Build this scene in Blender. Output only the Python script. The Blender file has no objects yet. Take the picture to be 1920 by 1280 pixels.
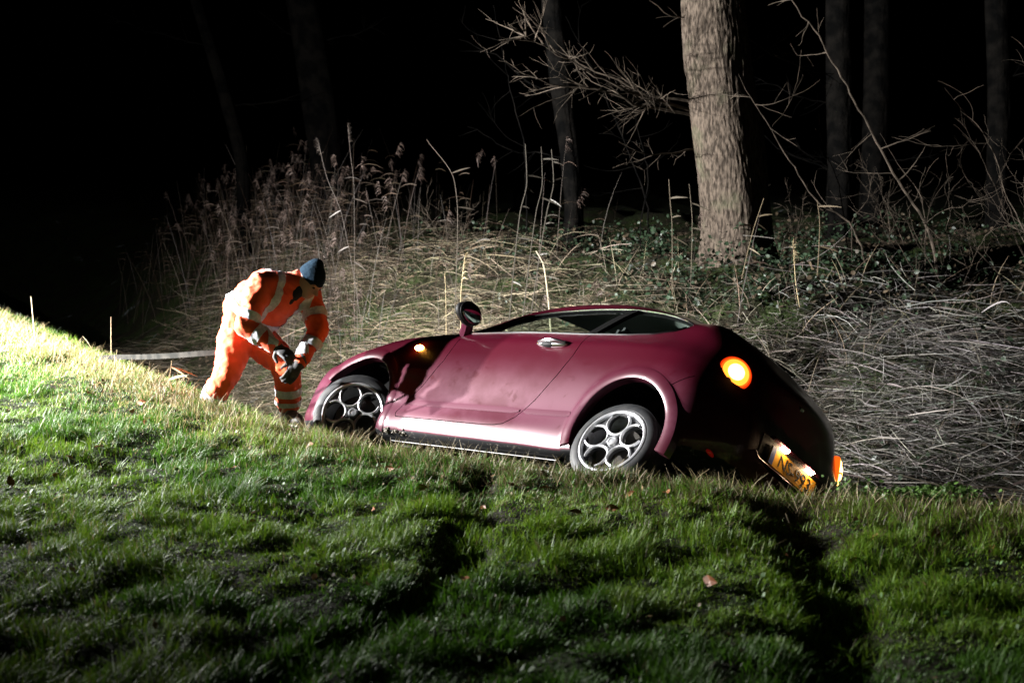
import bpy, bmesh, math, random
import numpy as np
from mathutils import Vector, Matrix, Quaternion

R = math.radians
rng = np.random.default_rng(7)
random.seed(7)
scene = bpy.context.scene
col = scene.collection

# ------------------------------------------------------------------ camera
FPX = 2667.0                      # focal length in pixels of the 1920 px wide frame
CAMH = 1.55
PITCH = 300 / FPX
cam = bpy.data.cameras.new('camera')
cam.sensor_width = 36.0
cam.lens = FPX / 1920 * 36
cam.clip_end = 500
cam.dof.use_dof = True
cam.dof.focus_distance = 9.6
cam.dof.aperture_fstop = 3.2
cam_o = bpy.data.objects.new('camera', cam)
cam_o.location = (0, 0, CAMH)
cam_o.rotation_euler = (math.pi / 2 - PITCH, 0, 0)
col.objects.link(cam_o)
scene.camera = cam_o

# ------------------------------------------------------------------ night sky
world = bpy.data.worlds.new('World')
scene.world = world
world.use_nodes = True
nt = world.node_tree
bg = nt.nodes['Background']
sky = nt.nodes.new('ShaderNodeTexSky')
sky.sky_type = 'NISHITA'
sky.sun_disc = False
sky.sun_elevation = R(-6)
sky.sun_rotation = R(215)
nt.links.new(sky.outputs[0], bg.inputs[0])
bg.inputs[1].default_value = 0.05

# one very weak sun lamp, added as a dim fill
sun = bpy.data.lights.new('dim_fill_sun', 'SUN')
sun.energy = 0.012
sun.angle = R(6)
sun.color = (0.85, 0.9, 1.0)
sun_o = bpy.data.objects.new('dim_fill_sun', sun)
sun_o.rotation_euler = (R(50), 0, R(-35))
col.objects.link(sun_o)

LAMP = Vector((-7.7, 10.4, 2.2))     # work light standing on the verge, left of the frame
LAMP_AIM = Vector((0.2, 13.5, 0.3))
LAMP_W = 15500

scene.view_settings.view_transform = 'Standard'
scene.view_settings.look = 'None'
scene.view_settings.exposure = 0.0
scene.view_settings.gamma = 1.0
scene.render.engine = 'CYCLES'
scene.cycles.use_denoising = True
scene.cycles.max_bounces = 6
scene.cycles.transparent_max_bounces = 12
scene.cycles.sample_clamp_indirect = 4.0

# ------------------------------------------------------------------ helpers
def tag(o, label=None, cat=None, group=None, kind=None):
    if label: o['label'] = label
    if cat: o['category'] = cat
    if group: o['group'] = group
    if kind: o['kind'] = kind
    return o

def empty(name, loc=(0, 0, 0)):
    o = bpy.data.objects.new(name, None)
    o.empty_display_size = 0.2
    o.location = loc
    col.objects.link(o)
    return o

def link(name, me, mat=None, parent=None, smooth=True, sharp=None):
    if mat is not None and len(me.materials) == 0:
        me.materials.append(mat)
    if smooth and len(me.polygons):
        me.polygons.foreach_set('use_smooth', np.ones(len(me.polygons), bool))
        if sharp is not None:
            me.set_sharp_from_angle(angle=R(sharp))
    o = bpy.data.objects.new(name, me)
    col.objects.link(o)
    if parent is not None:
        o.parent = parent
    return o

def mk(name, verts, faces, mat=None, parent=None, smooth=True, sharp=40):
    me = bpy.data.meshes.new(name)
    me.from_pydata([tuple(map(float, v)) for v in verts], [], faces)
    me.update()
    return link(name, me, mat, parent, smooth, sharp)

def bm_obj(name, bm, mat=None, parent=None, smooth=True, sharp=40):
    me = bpy.data.meshes.new(name)
    bmesh.ops.recalc_face_normals(bm, faces=bm.faces)
    bm.to_mesh(me)
    bm.free()
    return link(name, me, mat, parent, smooth, sharp)

def fast_mesh(name, V, loops, starts, totals, mat, colors=None, smooth=False):
    me = bpy.data.meshes.new(name)
    me.vertices.add(len(V))
    me.vertices.foreach_set('co', np.asarray(V, np.float32).ravel())
    me.loops.add(len(loops))
    me.loops.foreach_set('vertex_index', np.asarray(loops, np.int32))
    me.polygons.add(len(starts))
    me.polygons.foreach_set('loop_start', np.asarray(starts, np.int32))
    me.polygons.foreach_set('loop_total', np.asarray(totals, np.int32))
    me.update(calc_edges=True)
    if colors is not None:
        a = me.color_attributes.new('tint', 'FLOAT_COLOR', 'POINT')
        c = np.ones((len(V), 4), np.float32)
        c[:, :3] = colors
        a.data.foreach_set('color', c.ravel())
    me.materials.append(mat)
    if smooth:
        me.polygons.foreach_set('use_smooth', np.ones(len(starts), bool))
    return me

def hash2(ix, iy, seed):
    h = (ix.astype(np.int64) * 374761393 + iy.astype(np.int64) * 668265263 + seed * 974634777) & 0xffffffff
    h = ((h ^ (h >> 13)) * 1274126177) & 0xffffffff
    h = h ^ (h >> 16)
    return (h & 0xffff) / 65535.0

def vnoise(x, y, seed=0):
    x = np.asarray(x, float); y = np.asarray(y, float)
    ix = np.floor(x); iy = np.floor(y)
    fx = x - ix; fy = y - iy
    fx = fx * fx * (3 - 2 * fx); fy = fy * fy * (3 - 2 * fy)
    a = hash2(ix, iy, seed); b = hash2(ix + 1, iy, seed)
    c = hash2(ix, iy + 1, seed); d = hash2(ix + 1, iy + 1, seed)
    return (a * (1 - fx) + b * fx) * (1 - fy) + (c * (1 - fx) + d * fx) * fy   # 0..1

def fbm(x, y, seed=0, oct=3):
    s = 0; a = 1; t = 0
    for o in range(oct):
        s = s + a * vnoise(x * 2 ** o, y * 2 ** o, seed + o * 17); t += a; a *= .5
    return s / t

def sstep(a, b, x):
    t = np.clip((x - a) / (b - a), 0, 1)
    return t * t * (3 - 2 * t)

def hermite(xk, yk, x):
    """Catmull-Rom like cubic through (xk, yk); yk may have several columns"""
    xk = np.asarray(xk, float); yk = np.asarray(yk, float)
    m = np.gradient(yk, xk, axis=0)
    i = np.clip(np.searchsorted(xk, x) - 1, 0, len(xk) - 2)
    h = xk[i + 1] - xk[i]; t = (x - xk[i]) / h
    sh = (-1,) + (1,) * (yk.ndim - 1)
    t = t.reshape(sh); h = h.reshape(sh)
    return ((2 * t**3 - 3 * t**2 + 1) * yk[i] + (t**3 - 2 * t**2 + t) * h * m[i]
            + (-2 * t**3 + 3 * t**2) * yk[i + 1] + (t**3 - t**2) * h * m[i + 1])

def pchip(xk, yk, x):
    xk = np.asarray(xk, float); yk = np.asarray(yk, float)
    d = np.diff(yk, axis=0) / np.diff(xk).reshape((-1,) + (1,) * (yk.ndim - 1))
    m = np.zeros_like(yk)
    m[0] = d[0]; m[-1] = d[-1]
    ok = d[:-1] * d[1:] > 0
    m[1:-1] = np.where(ok, 2 * d[:-1] * d[1:] / np.where(ok, d[:-1] + d[1:], 1), 0)
    i = np.clip(np.searchsorted(xk, x) - 1, 0, len(xk) - 2)
    h = xk[i + 1] - xk[i]; t = (x - xk[i]) / h
    sh = (-1,) + (1,) * (yk.ndim - 1)
    t = t.reshape(sh); h = h.reshape(sh)
    return ((2 * t**3 - 3 * t**2 + 1) * yk[i] + (t**3 - 2 * t**2 + t) * h * m[i]
            + (-2 * t**3 + 3 * t**2) * yk[i + 1] + (t**3 - t**2) * h * m[i + 1])

cp, sp = math.cos(PITCH), math.sin(PITCH)
def world_at(px, py, depth):
    """point of the place seen at photo pixel (px, py), depth metres away from the lens plane"""
    x = (px - 960) / FPX * depth; yd = (py - 640) / FPX * depth
    return Vector((x, depth * cp - yd * sp, CAMH - depth * sp - yd * cp))

# ------------------------------------------------------------------ materials
def material(name, base=(.5, .5, .5), rough=.6, metal=0., spec=.5, coat=0., emit=None, estr=0., noise=None, bump=None,
             tint=False, transl=0., sheen=0.):
    """noise=(scale, colour2, lo, hi) mixes a second colour in; bump=(scale, strength, distance)"""
    m = bpy.data.materials.new(name)
    m.use_nodes = True
    n = m.node_tree.nodes; l = m.node_tree.links
    p = n['Principled BSDF']
    p.inputs['Base Color'].default_value = (*base, 1)
    p.inputs['Roughness'].default_value = rough
    p.inputs['Metallic'].default_value = metal
    p.inputs['Specular IOR Level'].default_value = spec
    p.inputs['Coat Weight'].default_value = coat
    p.inputs['Coat Roughness'].default_value = .08
    if sheen: p.inputs['Sheen Weight'].default_value = sheen
    tc = n.new('ShaderNodeTexCoord')
    out = None
    if tint:
        at = n.new('ShaderNodeAttribute'); at.attribute_name = 'tint'
        out = at.outputs['Color']
        l.new(out, p.inputs['Base Color'])
    if noise:
        t = n.new('ShaderNodeTexNoise'); t.inputs['Scale'].default_value = noise[0]; t.inputs['Detail'].default_value = 6
        l.new(tc.outputs['Object'], t.inputs['Vector'])
        r = n.new('ShaderNodeMapRange')
        r.inputs['From Min'].default_value = noise[2]; r.inputs['From Max'].default_value = noise[3]
        l.new(t.outputs['Fac'], r.inputs['Value'])
        mx = n.new('ShaderNodeMix'); mx.data_type = 'RGBA'
        l.new(r.outputs[0], mx.inputs['Factor'])
        if out: l.new(out, mx.inputs['A'])
        else: mx.inputs['A'].default_value = (*base, 1)
        mx.inputs['B'].default_value = (*noise[1], 1)
        l.new(mx.outputs['Result'], p.inputs['Base Color'])
        out = mx.outputs['Result']
    if bump:
        t = n.new('ShaderNodeTexNoise'); t.inputs['Scale'].default_value = bump[0]; t.inputs['Detail'].default_value = 5
        l.new(tc.outputs['Object'], t.inputs['Vector'])
        b = n.new('ShaderNodeBump'); b.inputs['Strength'].default_value = bump[1]; b.inputs['Distance'].default_value = bump[2]
        l.new(t.outputs['Fac'], b.inputs['Height']); l.new(b.outputs[0], p.inputs['Normal'])
    if emit:
        p.inputs['Emission Color'].default_value = (*emit, 1)
        p.inputs['Emission Strength'].default_value = estr
    if transl:
        tr = n.new('ShaderNodeBsdfTranslucent')
        if out: l.new(out, tr.inputs['Color'])
        else: tr.inputs['Color'].default_value = (*base, 1)
        ms = n.new('ShaderNodeMixShader'); ms.inputs[0].default_value = transl
        l.new(p.outputs[0], ms.inputs[1]); l.new(tr.outputs[0], ms.inputs[2])
        l.new(ms.outputs[0], n['Material Output'].inputs['Surface'])
    return m

M = {}
M['grass'] = material('grass_blades', tint=True, rough=.5, spec=.22, transl=.32)
M['straw'] = material('dead_straw', tint=True, rough=.6, spec=.3, transl=.12)
M['ivy'] = material('ivy_leaf', tint=True, rough=.45, spec=.25, transl=.1)
M['leaf'] = material('dead_leaf', (.28, .085, .02), .6, noise=(30, (.16, .06, .02), .4, .6))
M['twig'] = material('twig_bark', (.058, .046, .036), .85, spec=.05, noise=(9, (.022, .018, .014), .4, .6))
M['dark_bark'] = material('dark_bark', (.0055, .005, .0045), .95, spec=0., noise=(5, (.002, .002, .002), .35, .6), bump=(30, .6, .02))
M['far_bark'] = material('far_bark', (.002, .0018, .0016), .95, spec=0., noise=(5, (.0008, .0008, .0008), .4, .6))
M['chrome'] = material('chrome', (.8, .8, .82), .12, metal=1.)
M['rubber'] = material('tyre_rubber', (.014, .015, .017), .6, spec=.25, noise=(14, (.028, .028, .028), .45, .7), bump=(120, .3, .002))
M['alloy'] = material('alloy_silver', (.62, .63, .66), .32, metal=.75, noise=(25, (.4, .39, .38), .5, .75))
M['alloy_grey'] = material('alloy_grey', (.045, .046, .05), .5, metal=.4, noise=(25, (.025, .025, .025), .5, .75))
M['black_plastic'] = material('black_plastic', (.006, .006, .0065), .6, spec=.12)
M['underbody'] = material('underbody_black', (.010, .010, .011), .6, spec=.15, noise=(30, (.12, .11, .1), .62, .72))
M['well'] = material('wheel_well_liner', (.006, .006, .006), .9, spec=0.)
M['heat_shield'] = material('heat_shield', (.11, .11, .115), .55, metal=.5, noise=(12, (.12, .11, .1), .45, .65))
M['cabin'] = material('cabin_trim', (.012, .012, .013), .8, spec=.1)
M['seat'] = material('seat_fabric', (.02, .02, .022), .9)
M['headlining'] = material('headlining', (.35, .38, .36), .9)
M['hivis'] = material('hivis_orange', (.85, .092, .010), .75, noise=(7, (.72, .07, .008), .42, .62), bump=(55, .25, .004), sheen=.2)
M['reflective'] = material('reflective_tape', (.66, .67, .72), .42, spec=.6, noise=(60, (.5, .51, .56), .4, .6))
M['skin'] = material('skin', (.42, .22, .16), .55)
M['wool'] = material('blue_wool', (.005, .015, .027), .95, spec=.1, bump=(160, .8, .006))
M['boot'] = material('boot_leather', (.022, .016, .012), .55, noise=(20, (.09, .07, .05), .55, .7))
M['glove'] = material('glove', (.04, .04, .043), .75, noise=(18, (.10, .085, .065), .5, .7))
M['pullover'] = material('dark_pullover', (.015, .014, .016), .9)
M['webbing'] = material('webbing', (.034, .032, .029), .85, spec=0., noise=(9, (.018, .018, .017), .4, .6), bump=(300, .4, .002))
M['plate'] = material('plate_yellow', (.75, .36, .03), .45)
M['mud'] = material('mud', (.10, .085, .065), .7, noise=(40, (.3, .29, .27), .5, .65))
M['plate_ink'] = material('plate_ink', (.012, .01, .01), .5)
M['plate_blue'] = material('plate_blue', (.03, .08, .4), .5)
M['mirror_glass'] = material('mirror_glass', (.7, .7, .72), .03, metal=1.)
M['steel'] = material('painted_steel', (.5, .38, .05), .5)
M['dark_steel'] = material('dark_steel', (.05, .05, .05), .5)

def emission(name, c, s):
    m = bpy.data.materials.new(name); m.use_nodes = True
    n = m.node_tree.nodes; n.clear()
    e = n.new('ShaderNodeEmission'); e.inputs[0].default_value = (*c, 1); e.inputs[1].default_value = s
    o = n.new('ShaderNodeOutputMaterial'); m.node_tree.links.new(e.outputs[0], o.inputs[0])
    return m
M['lamp_core'] = emission('tail_lamp_core', (1, .55, .14), 9.0)
M['lamp_amber'] = emission('tail_lamp_amber', (1, .26, .022), 3.2)
M['lamp_orange'] = emission('tail_lamp_orange', (1, .10, .006), 1.7)
M['lamp_red'] = emission('tail_lamp_red', (1, .04, .003), 1.1)
M['indicator'] = emission('indicator_bulb', (1, .42, .06), 110.0)
M['plate_lamp'] = emission('plate_bulb', (1, .70, .40), 170.0)

def glass_mat():
    m = bpy.data.materials.new('window_glass'); m.use_nodes = True
    n = m.node_tree.nodes; l = m.node_tree.links; n.clear()
    tr = n.new('ShaderNodeBsdfTransparent'); tr.inputs[0].default_value = (.72, .80, .76, 1)
    gl = n.new('ShaderNodeBsdfGlossy'); gl.inputs['Roughness'].default_value = .04; gl.inputs[0].default_value = (.9, .95, .93, 1)
    lw_ = n.new('ShaderNodeLayerWeight'); lw_.inputs[0].default_value = .5
    pw = n.new('ShaderNodeMath'); pw.operation = 'POWER'; pw.inputs[1].default_value = 5
    l.new(lw_.outputs['Facing'], pw.inputs[0])
    fr = n.new('ShaderNodeMath'); fr.operation = 'MULTIPLY_ADD'; fr.inputs[1].default_value = .9; fr.inputs[2].default_value = .05
    l.new(pw.outputs[0], fr.inputs[0])
    mx = n.new('ShaderNodeMixShader'); o = n.new('ShaderNodeOutputMaterial')
    l.new(fr.outputs[0], mx.inputs[0]); l.new(tr.outputs[0], mx.inputs[1]); l.new(gl.outputs[0], mx.inputs[2]); l.new(mx.outputs[0], o.inputs[0])
    return m
M['glass'] = glass_mat()

def paint_mat():
    m = bpy.data.materials.new('maroon_paint'); m.use_nodes = True
    n = m.node_tree.nodes; l = m.node_tree.links
    p = n['Principled BSDF']
    tc = n.new('ShaderNodeTexCoord')
    # frosty road film with wiped, darker patches; both stay put on the paint
    n1 = n.new('ShaderNodeTexNoise'); n1.inputs['Scale'].default_value = 3.1; n1.inputs['Detail'].default_value = 7; n1.inputs['Roughness'].default_value = .62
    l.new(tc.outputs['Object'], n1.inputs['Vector'])
    r1 = n.new('ShaderNodeMapRange'); r1.inputs['From Min'].default_value = .38; r1.inputs['From Max'].default_value = .56
    r1.inputs['To Min'].default_value = .07; r1.inputs['To Max'].default_value = .22
    l.new(n1.outputs['Fac'], r1.inputs['Value'])
    n2 = n.new('ShaderNodeTexNoise'); n2.inputs['Scale'].default_value = 9; n2.inputs['Detail'].default_value = 5; n2.inputs['Distortion'].default_value = .6
    l.new(tc.outputs['Object'], n2.inputs['Vector'])
    r2 = n.new('ShaderNodeMapRange'); r2.inputs['From Min'].default_value = .63; r2.inputs['From Max'].default_value = .70
    r2.inputs['To Min'].default_value = 1.; r2.inputs['To Max'].default_value = .15
    l.new(n2.outputs['Fac'], r2.inputs['Value'])
    mu = n.new('ShaderNodeMath'); mu.operation = 'MULTIPLY'
    l.new(r1.outputs[0], mu.inputs[0]); l.new(r2.outputs[0], mu.inputs[1])
    sx = n.new('ShaderNodeSeparateXYZ'); l.new(tc.outputs['Object'], sx.inputs[0])
    rh = n.new('ShaderNodeMapRange'); rh.inputs['From Min'].default_value = .26; rh.inputs['From Max'].default_value = .78
    rh.inputs['To Min'].default_value = 1.; rh.inputs['To Max'].default_value = .03      # film thins out towards the waistline
    l.new(sx.outputs['Z'], rh.inputs['Value'])
    rs = n.new('ShaderNodeMapRange'); rs.inputs['From Min'].default_value = .22; rs.inputs['From Max'].default_value = .40
    rs.inputs['To Min'].default_value = .38; rs.inputs['To Max'].default_value = 1.      # sill colour darkened to offset overexposure by the lamp
    l.new(sx.outputs['Z'], rs.inputs['Value'])
    m0 = n.new('ShaderNodeMath'); m0.operation = 'MULTIPLY'
    l.new(rs.outputs[0], m0.inputs[0]); l.new(rh.outputs[0], m0.inputs[1])
    mh = n.new('ShaderNodeMath'); mh.operation = 'MULTIPLY'
    l.new(mu.outputs[0], mh.inputs[0]); l.new(m0.outputs[0], mh.inputs[1]); mu = mh
    mx = n.new('ShaderNodeMix'); mx.data_type = 'RGBA'
    mx.inputs['A'].default_value = (.036, .0011, .006, 1); mx.inputs['B'].default_value = (.29, .125, .20, 1)
    l.new(mu.outputs[0], mx.inputs['Factor'])
    l.new(mx.outputs['Result'], p.inputs['Base Color'])
    rr = n.new('ShaderNodeMapRange'); rr.inputs['To Min'].default_value = .3; rr.inputs['To Max'].default_value = .52
    l.new(mu.outputs[0], rr.inputs['Value']); l.new(rr.outputs[0], p.inputs['Roughness'])
    p.inputs['Metallic'].default_value = .15
    p.inputs['Coat Weight'].default_value = .5; p.inputs['Coat Roughness'].default_value = .05; p.inputs['Specular IOR Level'].default_value = .3
    return m
M['paint'] = paint_mat()
M['crease_shade_and_stem'] = material('maroon_shade_and_stem', (.050, .006, .018), .6, spec=.1)  # maroon for the painted crease shade; the mirror stem shares it

def ground_mat():
    m = bpy.data.materials.new('soil_and_moss'); m.use_nodes = True
    n = m.node_tree.nodes; l = m.node_tree.links
    p = n['Principled BSDF']; p.inputs['Roughness'].default_value = .8; p.inputs['Specular IOR Level'].default_value = .12
    tc = n.new('ShaderNodeTexCoord')
    a = n.new('ShaderNodeTexNoise'); a.inputs['Scale'].default_value = 2.2; a.inputs['Detail'].default_value = 8
    b = n.new('ShaderNodeTexNoise'); b.inputs['Scale'].default_value = 26; b.inputs['Detail'].default_value = 6
    for t in (a, b): l.new(tc.outputs['Object'], t.inputs['Vector'])
    m1 = n.new('ShaderNodeMix'); m1.data_type = 'RGBA'
    m1.inputs['A'].default_value = (.012, .010, .006, 1); m1.inputs['B'].default_value = (.014, .024, .005, 1)
    r = n.new('ShaderNodeMapRange'); r.inputs['From Min'].default_value = .42; r.inputs['From Max'].default_value = .58
    l.new(a.outputs['Fac'], r.inputs['Value']); l.new(r.outputs[0], m1.inputs['Factor'])
    m2 = n.new('ShaderNodeMix'); m2.data_type = 'RGBA'; m2.inputs['B'].default_value = (.020, .022, .010, 1)
    r2 = n.new('ShaderNodeMapRange'); r2.inputs['From Min'].default_value = .5; r2.inputs['From Max'].default_value = .7
    l.new(b.outputs['Fac'], r2.inputs['Value']); l.new(r2.outputs[0], m2.inputs['Factor'])
    l.new(m1.outputs['Result'], m2.inputs['A'])
    f1 = n.new('ShaderNodeTexNoise'); f1.inputs['Scale'].default_value = 1.3; f1.inputs['Detail'].default_value = 9; f1.inputs['Roughness'].default_value = .7
    l.new(tc.outputs['Object'], f1.inputs['Vector'])
    fr_ = n.new('ShaderNodeMapRange'); fr_.inputs['From Min'].default_value = .63; fr_.inputs['From Max'].default_value = .70; fr_.inputs['To Max'].default_value = .7
    l.new(f1.outputs['Fac'], fr_.inputs['Value'])
    m3 = n.new('ShaderNodeMix'); m3.data_type = 'RGBA'; m3.inputs['B'].default_value = (.30, .33, .36, 1)     # patches of frost
    l.new(fr_.outputs[0], m3.inputs['Factor']); l.new(m2.outputs['Result'], m3.inputs['A']); l.new(m3.outputs['Result'], p.inputs['Base Color'])
    bp_ = n.new('ShaderNodeBump'); bp_.inputs['Strength'].default_value = .9; bp_.inputs['Distance'].default_value = .04
    l.new(b.outputs['Fac'], bp_.inputs['Height']); l.new(bp_.outputs[0], p.inputs['Normal'])
    return m
M['ground'] = ground_mat()

def bark_mat():
    m = bpy.data.materials.new('ridged_bark'); m.use_nodes = True
    n = m.node_tree.nodes; l = m.node_tree.links
    p = n['Principled BSDF']; p.inputs['Roughness'].default_value = .9; p.inputs['Specular IOR Level'].default_value = .08
    tc = n.new('ShaderNodeTexCoord'); mp = n.new('ShaderNodeMapping'); mp.inputs['Scale'].default_value = (1, 1, .3)
    l.new(tc.outputs['Object'], mp.inputs['Vector'])
    a = n.new('ShaderNodeTexNoise'); a.inputs['Scale'].default_value = 38; a.inputs['Detail'].default_value = 6
    l.new(mp.outputs[0], a.inputs['Vector'])
    b = n.new('ShaderNodeTexNoise'); b.inputs['Scale'].default_value = 3; b.inputs['Detail'].default_value = 4
    l.new(tc.outputs['Object'], b.inputs['Vector'])
    m1 = n.new('ShaderNodeMix'); m1.data_type = 'RGBA'
    m1.inputs['A'].default_value = (.020, .0155, .012, 1); m1.inputs['B'].default_value = (.076, .060, .047, 1)
    r = n.new('ShaderNodeMapRange'); r.inputs['From Min'].default_value = .38; r.inputs['From Max'].default_value = .62
    l.new(a.outputs['Fac'], r.inputs['Value']); l.new(r.outputs[0], m1.inputs['Factor'])
    m2 = n.new('ShaderNodeMix'); m2.data_type = 'RGBA'; m2.inputs['B'].default_value = (.06, .065, .038, 1)
    r2 = n.new('ShaderNodeMapRange'); r2.inputs['From Min'].default_value = .55; r2.inputs['From Max'].default_value = .8; r2.inputs['To Max'].default_value = .6
    l.new(b.outputs['Fac'], r2.inputs['Value']); l.new(r2.outputs[0], m2.inputs['Factor'])
    l.new(m1.outputs['Result'], m2.inputs['A']); l.new(m2.outputs['Result'], p.inputs['Base Color'])
    bu = n.new('ShaderNodeBump'); bu.inputs['Strength'].default_value = .8; bu.inputs['Distance'].default_value = .025
    l.new(a.outputs['Fac'], bu.inputs['Height']); l.new(bu.outputs[0], p.inputs['Normal'])
    return m
M['bark'] = bark_mat()

# ------------------------------------------------------------------ the terrain
CREST_KEYS = np.array([(-13, 30), (-9.0, 21.5), (-6.6, 16.8), (-5.0, 13.85), (-3.95, 12.2), (-3.10, 10.95), (-2.2, 9.6), (-1.30, 8.72), (-.33, 7.97),
                       (.39, 7.53), (.92, 7.24), (1.42, 7.0), (1.9, 6.82), (2.42, 6.66), (4.0, 6.1), (7, 4.8), (14, 1.5), (40, -10)], float)
_s = np.concatenate([[0], np.cumsum(np.hypot(*np.diff(CREST_KEYS, axis=0).T))])
CREST_S = np.linspace(0, _s[-1], 150)
CREST = hermite(_s, CREST_KEYS, CREST_S)
RISE_S = np.interp(CREST_KEYS[:, 0], [-13, -5, -3.1, -1.3, 40], [.30, .16, .11, 0, 0])
PROF_D = np.array([-80, -3, -1, -.3, 0, .35, .65, 1.15, 2.0, 2.5, 3.2, 3.9, 5, 6, 7, 9, 14, 120])
PROF_Z = np.array([.1, .02, .0, -.01, -.04, -.14, -.27, -.47, -1.06, -1.27, -1.38, -1.32, -.62, .02, .38, .6, .75, 1.2])

def crest_dist(x, y):
    x = np.asarray(x, float); y = np.asarray(y, float)
    D = np.empty(x.shape); S = np.empty(x.shape)
    A = CREST[:-1]; B = CREST[1:]; E = B - A; L2 = (E**2).sum(1)
    xf, yf = x.ravel(), y.ravel(); Df, Sf = D.ravel(), S.ravel()
    for k in range(0, len(xf), 20000):
        px = xf[k:k+20000, None]; py = yf[k:k+20000, None]
        t = np.clip(((px - A[:, 0]) * E[:, 0] + (py - A[:, 1]) * E[:, 1]) / L2, 0, 1)
        dx = px - (A[:, 0] + t * E[:, 0]); dy = py - (A[:, 1] + t * E[:, 1])
        dd = dx * dx + dy * dy
        j = dd.argmin(1); r_ = np.arange(len(j))
        cr = E[j, 0] * dy[r_, j] - E[j, 1] * dx[r_, j]
        Df[k:k+20000] = np.sqrt(dd[r_, j]) * np.where(cr >= 0, 1, -1)
        Sf[k:k+20000] = CREST_S[j] + t[r_, j] * (CREST_S[1] - CREST_S[0])
    return Df.reshape(x.shape), Sf.reshape(x.shape)

def flat_at(px, py, z=0.0):
    """where the sight line through (px, py) meets the level of the verge"""
    v = world_at(px, py, 1.0) - Vector((0, 0, CAMH))
    t = (z - CAMH) / v.z
    return np.array([v.x * t, v.y * t])

RUTS = [
    (np.array([flat_at(*p) for p in [(900, 880), (893, 920), (888, 970), (872, 1040), (800, 1105), (705, 1180), (600, 1240), (470, 1310), (300, 1420)]]), .105, .075),
    (np.array([flat_at(*p) for p in [(1440, 930), (1475, 985), (1540, 1060), (1570, 1120), (1580, 1200), (1570, 1300), (1530, 1450)]]), .145, .085),
]
def rut_mask(x, y):
    m = np.zeros(np.shape(x))
    dep = np.zeros(np.shape(x))
    for P, w, dp in RUTS:
        best = np.full(np.shape(x), 1e9)
        for a, b in zip(P[:-1], P[1:]):
            e = b - a; t = np.clip(((x - a[0]) * e[0] + (y - a[1]) * e[1]) / (e @ e), 0, 1)
            best = np.minimum(best, np.hypot(x - a[0] - t * e[0], y - a[1] - t * e[1]))
        best = best + .09 * (vnoise(x * 4, y * 4, 91) - .5)
        k = 1 - sstep(w * .4, w * 1.7, best)
        m = np.maximum(m, k); dep = np.maximum(dep, k * dp)
    return m, dep

def terrain(x, y, full=False):
    x = np.asarray(x, float); y = np.asarray(y, float)
    d, s = crest_dist(x, y)
    kk = np.interp(s, [0, _s[6], _s[8]], [1.3, 1.3, 1.0])
    d = np.where(d > 1, 1 + (d - 1) * kk, d)
    z = pchip(PROF_D, PROF_Z, np.clip(d, -79, 119).ravel()).reshape(d.shape)
    z = np.where(z < 0, z * (1 - .62 * sstep(_s[13], _s[14] + .6, s) * sstep(.5, 2.2, d)), z)
    z = z + np.interp(s, _s, RISE_S) * (1 - sstep(.5, 3.2, d))
    near = 1 - sstep(1.5, 4, d)
    rough = (fbm(x * 1.1, y * 1.1, 3, 2) - .5) * .075 + (fbm(x * 3.6, y * 3.6, 5, 2) - .5) * .07 + (fbm(x * 9, y * 9, 6, 2) - .5) * .035
    far = (fbm(x * .6, y * .6, 11, 2) - .5) * .5 + (fbm(x * 2.5, y * 2.5, 13, 2) - .5) * .2
    z = z + rough * near + far * sstep(3.6, 6, d)
    rm, rd = rut_mask(x, y)
    edge = np.clip(rm * (1 - rm) * 4, 0, 1)
    z = z - rd * (.75 + .5 * vnoise(x * 9, y * 9, 97)) + edge * .012
    if full: return z, d, s, rm
    return z

def tz(x, y):
    return float(terrain(np.array([x]), np.array([y]))[0])

def axis(parts):
    out = []
    for a, b, st in parts: out.append(np.arange(a, b, st))
    return np.unique(np.concatenate(out + [np.array([parts[-1][1]])]))
gx = axis([(-90, -14, 6), (-14, -7, .35), (-7, -3.2, .09), (-3.2, 3.4, .038), (3.4, 8, .12), (8, 16, .5), (16, 90, 6)])
gy = axis([(-6, 3.4, .5), (3.4, 9.6, .038), (9.6, 18, .09), (18, 30, .4), (30, 120, 6)])
GX, GY = np.meshgrid(gx, gy)
GZ = terrain(GX, GY)
V = np.stack([GX, GY, GZ], -1).reshape(-1, 3)
ny, nx = GX.shape
i0 = (np.arange(ny - 1)[:, None] * nx + np.arange(nx - 1)[None, :]).ravel()
Q = np.stack([i0, i0 + 1, i0 + nx + 1, i0 + nx], 1)
me = fast_mesh('ground', V, Q.ravel(), np.arange(len(Q)) * 4, np.full(len(Q), 4), M['ground'], smooth=True)
ground = link('ground', me, smooth=False)
tag(ground, kind='structure')

# ditch water: a still dark sheet at the bottom of the ditch
wz = -1.27
wv = []; wf = []
dn = np.gradient(CREST, axis=0); dn /= np.hypot(*dn.T)[:, None]
nrm = np.stack([-dn[:, 1], dn[:, 0]], 1)
if (nrm[75] @ np.array([.5, .85])) < 0: nrm = -nrm
sel = [i for i in range(len(CREST)) if -12 < CREST[i, 0] < 8]
for i in sel:
    for k in (2.3, 4.2):
        q = CREST[i] + nrm[i] * k
        wv.append((q[0], q[1], wz))
for i in range(len(sel) - 1): wf.append((2*i, 2*i+1, 2*i+3, 2*i+2))
M['water'] = material('ditch_water', (.008, .01, .008), .06, spec=.5, bump=(6, .15, .02))
tag(mk('water', wv, wf, M['water']), kind='structure')

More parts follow.
